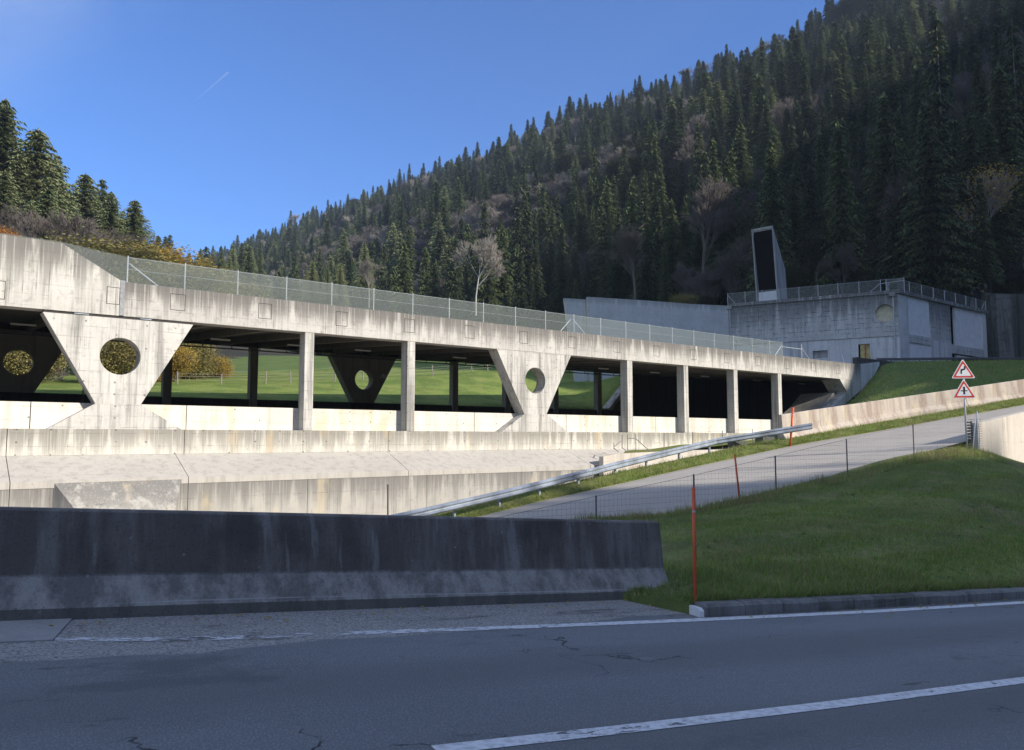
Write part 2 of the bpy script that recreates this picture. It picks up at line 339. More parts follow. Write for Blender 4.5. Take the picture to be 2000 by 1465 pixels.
# ------------------------------------------------------------------ object helpers
WM = {}
def add(o, parent=None, frame=ID):
    S.collection.objects.link(o)
    if parent is not None:
        o.parent = parent; o.matrix_basis = WM[parent.name].inverted() @ frame
    else: o.matrix_basis = frame
    WM[o.name] = frame.copy(); return o
def tag(o, label=None, cat=None, group=None, kind=None):
    for k, v in (('label', label), ('category', cat), ('group', group), ('kind', kind)):
        if v: o[k] = v
    return o
def empty(name, label, cat, loc=None, frame=None, group=None):
    o = bpy.data.objects.new(name, None); o.empty_display_size = .3
    fr = frame if frame is not None else Matrix.Translation(loc)
    add(o, None, fr); return tag(o, label, cat, group)
class MB:
    def __init__(s): s.v = []; s.f = []; s.mi = []
    def add(s, vs, fs, mi=0):
        b = len(s.v); s.v += [tuple(v) for v in vs]; s.f += [tuple(i + b for i in f) for f in fs]; s.mi += [mi] * len(fs); return s
    def box(s, x0, x1, y0, y1, z0, z1, mi=0):
        v = [(x, y, z) for z in (z0, z1) for y in (y0, y1) for x in (x0, x1)]
        return s.add(v, [(0, 2, 3, 1), (4, 5, 7, 6), (0, 1, 5, 4), (2, 6, 7, 3), (0, 4, 6, 2), (1, 3, 7, 5)], mi)
    def prism(s, poly, y0, y1, mi=0, y0f=None, y1f=None):    # poly in (x,z), counter-clockwise seen from -y
        n = len(poly); a0 = y0f or (lambda x, z: y0); a1 = y1f or (lambda x, z: y1)
        v = [(x, a0(x, z), z) for x, z in poly] + [(x, a1(x, z), z) for x, z in poly]
        f = [tuple(range(n)), tuple(range(2 * n - 1, n - 1, -1))] + [(i, i + n, (i + 1) % n + n, (i + 1) % n) for i in range(n)]
        return s.add(v, f, mi)
    def tube(s, p, q, r, k=8, mi=0, r2=None, cap=True):
        p = Vector(p); q = Vector(q); r2 = r if r2 is None else r2
        d = (q - p).normalized(); a = d.orthogonal().normalized(); b = d.cross(a)
        v = []
        for c, rr in ((p, r), (q, r2)):
            v += [tuple(c + (a * math.cos(2 * math.pi * i / k) + b * math.sin(2 * math.pi * i / k)) * rr) for i in range(k)]
        f = [(i, (i + 1) % k, (i + 1) % k + k, i + k) for i in range(k)]
        if cap: f += [tuple(range(k - 1, -1, -1)), tuple(range(k, 2 * k))]
        return s.add(v, f, mi)
    def grid(s, rows, mi=0):
        m = len(rows[0]); v = [p for r in rows for p in r]
        f = [(j * m + i, j * m + i + 1, (j + 1) * m + i + 1, (j + 1) * m + i) for j in range(len(rows) - 1) for i in range(m - 1)]
        return s.add(v, f, mi)
    def sweep(s, prof, path, up=Vector((0, 0, 1)), mi=0, cap=True):   # prof [(side,height)], path [Vector]
        k = len(prof); vs = []
        for i, p in enumerate(path):
            d = (path[min(i + 1, len(path) - 1)] - path[max(i - 1, 0)]); d.z = 0; d.normalize(); sd_ = d.cross(up)
            vs += [tuple(p + sd_ * a + up * b) for a, b in prof]
        f = [(i * k + j, i * k + (j + 1) % k, (i + 1) * k + (j + 1) % k, (i + 1) * k + j) for i in range(len(path) - 1) for j in range(k)]
        if cap: f += [tuple(range(k - 1, -1, -1)), tuple(range((len(path) - 1) * k, len(path) * k))]
        return s.add(vs, f, mi)
    def mesh(s, name, mats, smooth=False):
        me = bpy.data.meshes.new(name); me.from_pydata(s.v, [], s.f)
        for m in (mats if isinstance(mats, (list, tuple)) else [mats]): me.materials.append(m)
        me.polygons.foreach_set('material_index', s.mi)
        if smooth: me.polygons.foreach_set('use_smooth', [True] * len(s.f))
        me.validate(); me.update(); return me
    def build(s, name, mats, parent=None, frame=ID, smooth=False, bevel=0):
        o = bpy.data.objects.new(name, s.mesh(name, mats, smooth)); add(o, parent, frame)
        if bevel:
            b = o.modifiers.new('bevel', 'BEVEL'); b.width = bevel; b.segments = 2; b.limit_method = 'ANGLE'
        return o
def struct(o): o['kind'] = 'structure'; return o
def lerp(a, b, t): return a + (b - a) * t
def smooth(x, a, b):
    t = max(0., min(1., (x - a) / (b - a))); return t * t * (3 - 2 * t)
def interp(x, tab): return float(np.interp(x, [a for a, b in tab], [b for a, b in tab]))
def fbm(x, y, sc, seed=0):
    return (math.sin(x * sc + seed) * math.cos(y * sc * 1.13 + seed * 2.1) + .5 * math.sin(x * sc * 2.3 + 1.7 + seed) * math.sin(y * sc * 2.1 + .4) + .25 * math.sin(x * sc * 4.9 + y * sc * 4.1 + seed))

# ------------------------------------------------------------------ terrain
Q0, HS, P1 = 125.0, .70, 400.0
MF = [(-60, 4.6), (0, 5.8), (28, 7.2), (36, 7.8), (43, 8.4), (50, 9.2), (58, 10.2), (70, 11.0), (90, 11.6)]
def terrain(x, y):
    s, n = sn(x, y)
    z40 = interp(s, MF)
    if n < 40:
        t = max(0., (n - 22)) / 18.; z = lerp(4.5, z40, t)
        b = smooth(s, 61, 70); z = lerp(z, max(z, 10.2 + max(0, n - 22) * .04), b * (1 - .75 * smooth(n, 24, 34)) if n > 22 else b)
    else: z = z40 + (n - 40) * .105
    p = .7071 * (x + y); r = .7071 * (y - x)
    h1 = 20 + HS * (p - Q0) + (p > Q0) * min(1, (p - Q0) / 60) * 5 * fbm(x, y, .022)
    cap = 20 + HS * (P1 - Q0) + 7 * fbm(x, y, .012, 3) + 4 * fbm(x, y, .035, 8)
    if h1 > cap: h1 = cap - .25 * (p - P1)
    pl = -.966 * x + .259 * y
    h2 = 6 + .62 * (pl - 84) + 2.0 * fbm(x, y, .03, 5) * smooth(pl, 90, 130)
    if pl > 235: h2 = 6 + .62 * 151 - .2 * (pl - 235)
    h2 -= max(0, (y - 210)) * .30
    for h in (h1, h2):
        k = 3.5; d = (h - z) / k
        z = h if d > 6 else (z if d < -6 else z + k * .5 * (d + math.sqrt(d * d + .35)) )
    return z
def hillgrid(smin, smax, ds, nlist, name, mat_, frame=ID):
    rows = []
    for n in nlist:
        rows.append([(*gp(s, n), terrain(*gp(s, n))) for s in np.arange(smin, smax + ds, ds)])
    return MB().grid(rows).build(name, mat_, smooth=True)
nl = [22.4, 24, 26, 28, 31, 34, 37, 40, 44, 48, 53, 58, 64, 70]
mo = struct(hillgrid(-110, 90, 2.0, [22.35] + nl, 'meadow', M['meadow']))
for v_ in mo.data.vertices:
    if sn(v_.co.x, v_.co.y)[1] < 22.38: v_.co.z = 1.0
nl2 = list(np.arange(70, 134, 6)) + list(np.arange(136, 1500, 16))
ho = struct(hillgrid(-800, 740, 6.0, nl2, 'hillside', [M['floor'], M['slope']]))
for f in ho.data.polygons:
    c = f.center; p_ = .7071 * (c.x + c.y); pl_ = -.966 * c.x + .259 * c.y
    if p_ < 122 + 5 * fbm(c.x, c.y, .05) and pl_ < 96: f.material_index = 1
# the same slope east of the meadow, rising behind the service building
rows = []
for n in list(np.arange(14, 71, 4.0)) :
    rows.append([(*gp(s, n), terrain(*gp(s, n)) - .05) for s in np.arange(90, 520, 6.0)])
struct(MB().grid(rows).build('wooded_slope', M['floor'], smooth=True))

# mountain on the right, out of view, its crest shaped to cast the shade
CT = [(-160, 30), (-40, 18), (0, 13), (15, 10), (20, 8), (24, 6.2), (29.4, 4.4), (30.6, 2.4), (36.3, .35), (40, -2.5), (45, -4), (56, -3), (60, 1), (63, 4.5), (72, 6.5), (78, 8.5), (84, 11), (86.5, 16), (88.5, 42), (95, 50), (106, 56), (130, 56), (160, 70), (200, 88), (260, 122), (300, 141), (350, 168), (400, 200), (440, 232), (500, 330), (560, 400), (650, 430), (800, 300)]
def mountain():
    rows = []
    hs_ = sorted(set([float(a) for a, b in CT] + list(np.arange(-160, 800, 12.0)) + list(np.arange(18, 48, 1.5))))
    for k in range(13):
        row = []
        for h in hs_:
            foot = 52 if h < 110 else min(96, 52 + (h - 110) * .25)
            g = [foot, lerp(foot, 110, .35), lerp(foot, 110, .65), lerp(foot, 110, .85), 110, 118, 130, 150, 190, 250, 330, 420, 520][k]
            top = interp(h, CT) + .51 * 110
            zz = [0 if h < 110 else top * .5, top * .35, top * .66, top * .86, top, top + 1.5, top + 5, top + 10, top + 15, top * .9, top * .6, top * .3, 0][k]
            if k > 4: zz = min(zz, top + (g - 110) * .40)
            if k == 0: zz = min(zz, -2) if h < 110 else zz
            zz += (.6 * fbm(h, g, .5) if k == 4 and h < 90 else 0)
            row.append((.879 * g + .477 * h, -.477 * g + .879 * h, zz))
        rows.append(row)
    return struct(MB().grid(rows).build('shading_mountain', M['floor'], smooth=False))
mountain()

# ground sheet to the horizon
g = MB(); n_ = 24
rows = [[(x, y, -8 if math.hypot(x, y) < 3000 else -8) for x in np.linspace(-6000, 6000, n_)] for y in np.linspace(-6000, 6000, n_)]
struct(MB().grid(rows).build('ground', M['floor']))
# lower road in the cutting
q = MB(); q.grid([[(*gp(s, n), -5.2 + .02 * s * 0) for s in np.linspace(-60, 60, 20)] for n in (-34, -26, -18, -10, -2.0)])
struct(q.build('lower_road', M['rampasph']))

# ------------------------------------------------------------------ near road, lines, kerb
def roadz(u, v): return -.067 * u
rows = [[(u, v, roadz(u, v)) for u in np.arange(-60, 90, 3.0)] for v in (-14, -8, -4, 0, 2, 4, 6, 8, 9.6)]
struct(MB().grid(rows).build('road', M['asphalt'], frame=NF))
rows = [[(u, v, roadz(u, v) - .02 - dz) for u in np.arange(-60, 8.6, 2.0)] for v, dz in ((9.59, 0.0), (10.4, .05), (11.5, .5), (14, 2.6), (18, 5.4))]
struct(MB().grid(rows).build('embankment', M['mound'], frame=NF))
rows = [[(u, v, roadz(u, v) + .0) for u in np.arange(-60, 90, 5.0)] for v in (-60, -40, -25, -14.0)]
struct(MB().grid(rows).build('roadside_ground', M['slope'], frame=NF))
def uv(p): return p.dot(BU), p.dot(BV)
def stripe(pts, w, name, m, lift=.004, ext=(0, 0)):
    P = [uv(p) for p in pts]
    if ext[0]: (a, b), (c, d) = P[0], P[1]; k = ext[0] / (c - a); P = [(a - ext[0], b - (d - b) * k)] + P
    if ext[1]: (a, b), (c, d) = P[-2], P[-1]; k = ext[1] / (c - a); P = P + [(c + ext[1], d + (d - b) * k)]
    us = np.arange(P[0][0], P[-1][0], .6); vs = np.interp(us, [a for a, b in P], [b for a, b in P])
    rows = [[(u, v + s_ * w / 2, roadz(u, v) + lift) for u, v in zip(us, vs)] for s_ in (-1, 1)]
    return struct(MB().grid(rows).build(name, m, frame=NF))
stripe([onroad(850, 1466), onroad(1200, 1427), onroad(1600, 1380), onroad(2000, 1329)], .135, 'centre_line', M['line'], ext=(.0, 18))
stripe([onroad(0, 1251), onroad(400, 1248), onroad(700, 1237), onroad(1000, 1226), onroad(1370, 1211), onroad(1700, 1195), onroad(2000, 1177)], .14, 'edge_line', M['lineworn'], ext=(10, 25))
# repaired slab at the left edge of the shoulder
pp = [onroad(-120, 1262), onroad(103, 1252), onroad(142, 1209), onroad(-120, 1212)]
pv = [(*uv(p), roadz(uv(p)[0], 0)) for p in pp]
b = MB(); b.add([(a, c, d + .012) for a, c, d in pv] + [(a, c, d - .05) for a, c, d in pv], [(0, 1, 2, 3), (0, 4, 5, 1), (1, 5, 6, 2), (2, 6, 7, 3)])
M['slab'] = concrete('patch_concrete', (.33, .32, .31), (.14, .14, .14), streak=.2, lines=0, seed=21)
struct(b.build('shoulder_patch', M['slab'], frame=NF))

# kerb: stones laid along the back of the edge line
kp = [onroad(1374, 1208), onroad(1700, 1190), onroad(2000, 1171)]
KP = [uv(p) for p in kp]; (ka, kb), (kc, kd) = KP[1], KP[2]; KP.append((kc + 22, kd + (kd - kb) / (kc - ka) * 22))
def kerb_v(u): return float(np.interp(u, [a for a, _ in KP], [c for _, c in KP])) + .05
M['kerb'] = concrete('kerb_stone', (.23, .225, .215), (.075, .072, .066), streak=.6, lines=0, moss=.5, seed=22)
kroot = empty('kerb', 'low dark stone kerb with a white painted end below the grass bank', 'kerb', frame=NF)
u = KP[0][0]; i = 0
while u < KP[-1][0] - 1:
    L = .62 if i else .07
    z0 = roadz(u, 0); z1 = roadz(u + L - .012, 0); v0 = kerb_v(u); v1 = kerb_v(u + L); hh = .14 if i else .10
    b = MB(); prof = [(0, -.2), (0, hh - .03), (.035, hh), (.19, hh + .004), (.19, -.2)]
    jz = rnd.uniform(-.006, .006)
    vs = [(u, v0 + a, z0 + c + jz) for a, c in prof] + [(u + L - .012, v1 + a, z1 + c + jz) for a, c in prof]
    k = len(prof); b.add(vs, [tuple(range(k - 1, -1, -1)), tuple(range(k, 2 * k))] + [(j, (j + 1) % k, (j + 1) % k + k, j + k) for j in range(k)])
    o = b.build('kerb_stone' if i else 'painted_end_stone', M['kerb'] if i else M['white'], kroot, NF); u += L; i += 1
    if i == 1: tag(o, 'white painted kerb end')

# near concrete barrier (profile: toe, sloping foot, tall face, narrow top)
e_u = uv(onroad(1312, 1182))[0] + .36
pf = [(-.30, -.15), (-.30, .10), (-.135, .345), (-.065, .915), (-.045, .935), (.085, .935), (.105, .915), (.20, .345), (.36, .10), (.36, -.15)]
b = MB(); us = [-16, -12, -8, -5.5] + list(np.arange(-4, 7.0, .5)) + [7.0, 7.22]
V0 = 8.17; k = len(pf); vs = []
for u in us: vs += [(u + (e_u - 7.22), V0 + a + .012 * math.sin(u * .9), roadz(u + e_u - 7.22, 0) + c) for a, c in pf]
b.add(vs, [(i * k + j, (i + 1) * k + j, (i + 1) * k + (j + 1) % k, i * k + (j + 1) % k) for i in range(len(us) - 1) for j in range(k)] + [tuple(range(k)), tuple(range(len(us) * k - 1, (len(us) - 1) * k - 1, -1))])
o = b.build('concrete_barrier', M['nearbar'], frame=NF)
tag(o, 'long dark stained concrete safety barrier at the roadside in the foreground', 'barrier')

# ------------------------------------------------------------------ grass mound with crest along the wire fence
FP = [(1164, 1010, 20.9), (1355, 1000, 22.9), (1514, 968, 24.9), (1653, 936, 27.2), (1783, 893, 29.6), (1896, 880, 31.9)]
fpos = [at(*f) for f in FP]
crest = [Vector((-13.5, 12.5, -2.4)), Vector((-5, 16.5, -1.9)), at(1164, 1022, 20.9), at(1300, 1014, 22.3), at(1400, 992, 23.4), at(1514, 968, 24.9), at(1653, 936, 27.2), at(1783, 893, 29.6), at(1893, 879, 31.6), at(1950, 893, 31.6), at(2000, 909, 31.4), at(2120, 945, 30.5), at(2400, 1000, 29.5), at(3000, 1050, 27)]
nc = 60; cr = []
cum = [0]
for a, c in zip(crest, crest[1:]): cum.append(cum[-1] + (c - a).length)
for i in range(nc + 1):
    d = cum[-1] * i / nc; cr.append(Vector([float(np.interp(d, cum, [c[j] for c in crest])) for j in range(3)]))
front = []
for i, c in enumerate(cr):
    uf = lerp(-9, 30, (i / nc))
    vb = 9.3 if uf < e_u - .6 else (kerb_v(uf) + .185 if uf > KP[0][0] - .1 else lerp(9.3, kerb_v(uf) + .185, (uf - e_u + .6) / (KP[0][0] - .1 - e_u + .6)))
    zf = roadz(uf, 0) + (.13 if uf > KP[0][0] - .1 else .0)
    front.append(BU * uf + BV * vb + Vector((0, 0, zf)))
rows = []; nr = 56
for j in range(nr + 1):
    t = j / nr; row = []
    for f, c in zip(front, cr):
        p = f.lerp(c, t); dist = (c - f).length
        p.z = f.z + (c.z - f.z) * (t ** 1.25) + .0
        p.z += (.05 * fbm(p.x, p.y, .9) + .09 * fbm(p.x, p.y, .35, 2)) * math.sin(math.pi * min(1, t * 1.0)) ** .5 + .10 * min(1, t * 8)
        row.append(tuple(p))
    rows.append(row)
rows.insert(0, [(a_[0], a_[1], a_[2] - .30) for a_ in rows[0]]); nr += 1
for k_ in range(1, 6):      # the back of the bank falls to the ramp
    row = []
    for i_, c in enumerate(cr):
        u_ = c.x * .837 + c.y * .547
        drop = smooth(c.x, 18.9, 20.2)
        q = c + Vector((-.547, .837, 0)) * (.3 * k_ * (1 - drop) + .9 * k_ * drop)
        q.z = lerp(c.z + .10, zramp(q.x, q.y) - .10 * k_ / 5 - .35 * smooth(4, 14, c.x) * 0, k_ / 5) if drop < .01 else c.z + .1 - .55 * k_ * drop
        row.append(tuple(q))
    rows.append(row)
mound_rows = rows
struct(MB().grid(rows).build('grass_bank', M['mound'], smooth=True))

def blades(pts, hmin, hmax, w, name, mats, label, seed=1, lean=.5):
    """many grass blades as one mesh; pts (N,3)"""
    r = np.random.default_rng(seed); N = len(pts); pts = np.asarray(pts)
    an = r.uniform(0, 2 * np.pi, N); h = r.uniform(hmin, hmax, N) * np.clip(1 + .55 * np.array([fbm(q[0], q[1], 2.6, seed + 7) for q in pts]), .45, 1.9); ww = w * r.uniform(.6, 1.4, N)
    dx = np.cos(an) * ww; dy = np.sin(an) * ww; la = r.uniform(0, 2 * np.pi, N); l = h * r.uniform(.05, lean, N)
    a = pts + np.stack([-dx, -dy, np.full(N, -.01)], 1); b_ = pts + np.stack([dx, dy, np.full(N, -.01)], 1)
    tip = pts + np.stack([np.cos(la) * l, np.sin(la) * l, h], 1)
    V = np.stack([a, b_, tip], 1).reshape(-1, 3)
    me = bpy.data.meshes.new(name); me.vertices.add(3 * N); me.vertices.foreach_set('co', V.ravel().astype(np.float32))
    me.loops.add(3 * N); me.loops.foreach_set('vertex_index', np.arange(3 * N, dtype=np.int32))
    me.polygons.add(N); me.polygons.foreach_set('loop_start', np.arange(0, 3 * N, 3, dtype=np.int32)); me.polygons.foreach_set('loop_total', np.full(N, 3, dtype=np.int32))
    for m in mats: me.materials.append(m)
    pn = np.array([fbm(q[0], q[1], .8, seed) + .6 * fbm(q[0], q[1], 3.1, seed + 2) for q in pts])
    pd = np.clip(.18 + .22 * pn, .03, .75); pl2 = np.clip(.32 + .25 * np.roll(pn, 1), .1, .6); q = r.uniform(0, 1, N)
    me.polygons.foreach_set('material_index', np.where(q < pd, 2, np.where(q < pd + (1 - pd) * pl2, 1, 0)).astype(np.int32))
    me.update(calc_edges=True); me.validate()
    o = bpy.data.objects.new(name, me); add(o); return tag(o, label, 'grass', kind='stuff')
def blade(name, c): return foliage(name, c, tuple(k * 1.25 for k in c), trans=.25)
M['b1'] = blade('blade_green', (.17, .25, .06)); M['b2'] = blade('blade_light', (.29, .36, .10)); M['b3'] = blade('blade_dry', (.34, .27, .15))
M['c1'] = blade('verge_green', (.15, .21, .045)); M['c2'] = blade('verge_light', (.22, .25, .07)); M['c3'] = blade('verge_dry', (.30, .25, .13))
rg = np.random.default_rng(3); G = np.array(mound_rows[1:nr + 1]); nj, ni = G.shape[0] - 1, G.shape[1] - 1
def sample_grid(G, N, tp=1.0, irange=None, r=rg):
    nj, ni = G.shape[0] - 1, G.shape[1] - 1
    t = r.uniform(0, 1, N) ** tp * nj; i = r.uniform(*(irange or (0, ni)), N)
    j0 = np.minimum(t.astype(int), nj - 1); i0 = np.minimum(i.astype(int), ni - 1); fj = (t - j0)[:, None]; fi = (i - i0)[:, None]
    return (G[j0, i0] * (1 - fj) * (1 - fi) + G[j0 + 1, i0] * fj * (1 - fi) + G[j0, i0 + 1] * (1 - fj) * fi + G[j0 + 1, i0 + 1] * fj * fi)
ir = (14, 42)
P_ = np.concatenate([sample_grid(G, 150000, 1.7, ir), sample_grid(G, 60000, .8, ir)])
# clumps: keep more blades where a slow noise is high
cl = np.array([fbm(p[0], p[1], 2.3) for p in P_[::1]]); keep = rg.uniform(-1.4, 1.2, len(P_)) < cl + .5
blades(P_[keep], .022, .095, .006, 'short_grass', [M['b1'], M['b2'], M['b3']], 'short rough grass covering the bank above the kerb', 2, .9)
P2 = sample_grid(G[-7:], 16000, 1.0, (8, 42))
blades(P2, .08, .26, .007, 'tall_grass', [M['b3'], M['b1'], M['b2']], 'longer dry grass along the foot of the wire fence', 3, .6)
blades(sample_grid(G[:9], 16000, 1.0, (22, 30)), .03, .13, .006, 'corner_grass', [M['b1'], M['b3'], M['b2']], 'straggly half dry grass around the end of the foreground barrier', 8, 1.1)
# tufts where the barrier ends and along the kerb
tf = []
for _ in range(9000):
    uu = rnd.uniform(e_u - .6, KP[0][0] + .05); vv = rnd.uniform(7.75, 9.4)
    if vv < 7.3 + .55 * (KP[0][0] - uu) + .35: continue
    tf.append(BU * uu + BV * vv + Vector((0, 0, roadz(uu, 0) + .01)))
for _ in range(9000):
    uu = rnd.uniform(KP[0][0], 14); vv = kerb_v(uu) + rnd.uniform(.17, .34); tf.append(BU * uu + BV * vv + Vector((0, 0, roadz(uu, 0) + .12)))
blades([tuple(p) for p in tf], .05, .15, .006, 'kerbside_grass', [M['b1'], M['b2'], M['b3']], 'ragged grass tufts behind the kerb and at the barrier end', 5, .9)

wd = MB()
for k in range(110):     # broad leaved weeds in the turf
    c = Vector(sample_grid(G, 1, 1.5, ir)[0]); n_l = rnd.randint(5, 9); s0 = rnd.uniform(.03, .075)
    for j in range(n_l):
        a_ = 6.283 * j / n_l + rnd.uniform(-.3, .3); d_ = Vector((math.cos(a_), math.sin(a_), 0)); o_ = Vector((-d_.y, d_.x, 0)) * s0 * .28; up_ = Vector((0, 0, s0 * rnd.uniform(.3, .9)))
        wd.add([c, c + d_ * s0 * .55 + o_ + up_, c + d_ * s0 * 1.1 + up_ * .7, c + d_ * s0 * .55 - o_ + up_], [(0, 1, 2, 3)])
M['weed'] = blade('weed_leaf', (.14, .20, .07))
tag(wd.build('weeds', M['weed']), 'broad leaved weeds dotted through the short grass of the bank', 'weeds', kind='stuff')
lfm = MB()
for k in range(260):
    if k < 120: uu = rnd.uniform(-4, 12); vv = (7.85 if uu < e_u else kerb_v(uu)) - abs(rnd.gauss(0, .22)) - .03; c = BU * uu + BV * vv + Vector((0, 0, roadz(uu, 0) + .012))
    else:
        q_ = sample_grid(G, 1, 1.3, ir)[0]; c = Vector(q_) + Vector((0, 0, .05))
    s_ = rnd.uniform(.012, .032); a_ = rnd.uniform(0, 6.28); ca, sa = math.cos(a_) * s_, math.sin(a_) * s_
    lfm.add([c + Vector((ca, sa, 0)), c + Vector((-sa * .6, ca * .6, .012)), c + Vector((-ca, -sa, .004)), c + Vector((sa * .6, -ca * .6, .014))], [(0, 1, 2, 3)])
tag(lfm.build('fallen_leaves', M['leafy']), 'small fallen yellow leaves scattered over the bank and along the kerb', 'leaves', kind='stuff')

# ------------------------------------------------------------------ ramp road, verge
nearedge = [Vector((-.547, .837, 0)) * 17.0 + Vector((.837, .547, 0)) * u_ for u_ in (-4, 4, 10, 16, 22, 28, 34, 42, 56, 75)]
far_px = [(970, 1001), (1060, 978), (1200, 948), (1320, 920), (1450, 892), (1560, 868), (1700, 845), (1850, 818), (2000, 791)]
fare = [onramp(a, c) for a, c in far_px]
fare = [fare[0] + (fare[0] - fare[2]) * 1.8, fare[0] + (fare[0] - fare[2]) * .8] + fare + [fare[-1] + (fare[-1] - fare[-3]) * 1.5, fare[-1] + (fare[-1] - fare[-3]) * 3]
def resample(P, n):
    cu = [0]
    for a, c in zip(P, P[1:]): cu.append(cu[-1] + (c - a).length)
    return [Vector([float(np.interp(cu[-1] * i / n, cu, [p[j] for p in P])) for j in range(3)]) for i in range(n + 1)]
fr = resample(fare, 40); ne = resample([Vector((p.x, p.y, zramp(p.x, p.y))) for p in nearedge], 40)
rows = [[tuple(a.lerp(c, t)) for a, c in zip(ne, fr)] for t in np.linspace(0, 1, 9)]
for r_ in rows:
    for i_, p in enumerate(r_): r_[i_] = (p[0], p[1], zramp(p[0], p[1]))
struct(MB().grid(rows).build('ramp_road', M['rampasph']))
# verge between asphalt and barrier / guard rail
PN = Vector((-.547, .837, 0))
vrow = []
for j, (off, up) in enumerate(((0, .005), (.12, .07), (.5, .17), (1.1, .22), (1.7, .18), (1.9, -.3), (2.0, -6))):
    r_ = []
    for i_, p in enumerate(fr):
        q = p + PN * off; r_.append((q.x, q.y, zramp(q.x, q.y) + up + (.04 * fbm(q.x, q.y, 1.3) if 0 < j < 5 else 0)))
    vrow.append(r_)
struct(MB().grid(vrow).build('verge', M['vergeg'], smooth=False))
GV = np.array(vrow[:5])
blades(sample_grid(GV, 42000, 1.0, (2, 36)), .04, .15, .010, 'verge_grass', [M['c1'], M['c2'], M['c3']], 'sunlit yellow green grass on the far verge of the ramp', 9, .8)
# pale gravel edge of the ramp asphalt
rows = [[(p.x + PN.x * o_, p.y + PN.y * o_, zramp(p.x + PN.x * o_, p.y + PN.y * o_) + .006) for p in fr] for o_ in (-.22, .06)]
M['edge'] = plain('pale_edge_strip', (.34, .30, .24), .95, scale=3)
struct(MB().grid(rows).build('ramp_edge_strip', M['edge']))

# ------------------------------------------------------------------ gallery
GAL = empty('avalanche_gallery', 'long raw concrete road gallery with round holed V supports', 'gallery', frame=GF)
def gb(name, m, mb, **k): return mb.build(name, m, GAL, GF, **k)
ZB, ZT, ZP, ZL = 7.37, 9.02, 3.22, 2.0
SL = 1.5 / 22
def beam(a, c, name='edge_beam'):
    return gb(name, M['beam'], MB().prism([(a, ZB), (c, ZB), (c, ZT), (a, ZT)], -.02, .85))
for a, c in ((7.46, 41.45), (41.47, 62.4), (62.42, 75.55)): beam(a, c)
# raised wall section at the left
tall = [(-40, ZB), (7.26, ZB), (7.26, ZT + .05), (4.75, 10.50), (3.0, 10.53), (-40, 10.55)]
gb('raised_parapet', M['beamhi'], MB().prism(tall, -.03, .85))
M['cover'] = plain('grey_cover_plate', (.25, .255, .26), .6, 0)
gb('joint_cover', M['cover'], MB().box(7.262, 7.458, -.06, .5, ZB + .02, ZT + .06))
# black plate painting the shadow gap over the first V and bearing pads
gb('shadow_gap', M['blackjoint'], MB().box(4.2, 10.5, .03, .7, ZB - .12, ZB - .003))
gb('bearing_pad', M['steel'], MB().box(5.4, 6.0, .0, .3, ZB - .075, ZB - .03))
gb('bearing_pad', M['steel'], MB().box(8.2, 8.7, .0, .3, ZB - .075, ZB - .03))
# formwork square plates on the beam
for i, s_ in enumerate([2.35, 6.98] + [9.87 + 4.385 * k for k in range(15)]):
    zc = 8.30; w_ = .33; hgt = .385
    if i == 0: zc = 8.05
    if i == 1: w_ = .26
    y_ = -.031 if i < 2 else -.021
    fr_ = MB()
    for (x0, x1, z0, z1) in ((-w_, w_, hgt, hgt + .028), (-w_, w_, -hgt - .028, -hgt), (-w_ - .028, -w_, -hgt - .028, hgt + .028), (w_, w_ + .028, -hgt - .028, hgt + .028)):
        fr_.box(s_ + x0, s_ + x1, y_ - .004, y_ + .05, zc + z0, zc + z1)
    gb('plate_joint', M['blackjoint'], fr_)
# roof slab, tilted up towards the back
def tilt(n): return n * SL
def slab(name, m, s0, s1, n0, n1, z0, z1, par=GAL):
    v = [(s, n, z + tilt(n)) for z in (z0, z1) for n in (n0, n1) for s in (s0, s1)]
    return MB().add(v, [(0, 2, 3, 1), (4, 5, 7, 6), (0, 1, 5, 4), (2, 6, 7, 3), (0, 4, 6, 2), (1, 3, 7, 5)]).build(name, m, par, GF)
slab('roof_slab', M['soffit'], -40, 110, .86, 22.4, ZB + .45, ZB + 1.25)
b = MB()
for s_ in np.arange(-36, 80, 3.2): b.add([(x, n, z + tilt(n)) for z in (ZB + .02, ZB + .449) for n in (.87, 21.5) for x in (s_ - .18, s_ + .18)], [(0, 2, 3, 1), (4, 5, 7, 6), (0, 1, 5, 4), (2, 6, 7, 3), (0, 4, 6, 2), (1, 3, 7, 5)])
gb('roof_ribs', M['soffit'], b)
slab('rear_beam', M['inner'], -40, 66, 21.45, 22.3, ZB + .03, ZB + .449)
# near parapet panels with open joints
cuts = [-40, -21, -12.6, -3.2, 3.95, 10.65, 28.3, 36.2, 45.5, 61, 69]
for a, c in zip(cuts, cuts[1:]):
    gb('parapet_panel', M['pale'], MB().box(a + .02, c - .02, .70, 1.02, ZL - .3, ZP))
slab('floor_slab', M['rampasph'], -40, 110, 1.021, 22.0, 2.35, 2.45)
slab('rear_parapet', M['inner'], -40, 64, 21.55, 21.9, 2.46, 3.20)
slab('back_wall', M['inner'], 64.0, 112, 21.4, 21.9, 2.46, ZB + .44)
gb('tunnel_dark_sheet', M['dark'], MB().box(109.9, 110.4, .6, 22, 2, 12))  # black sheet where the tunnel runs on into darkness
gb('front_inner_wall', M['inner'], MB().box(75.56, 110, .3, .8, 2, 9.8))
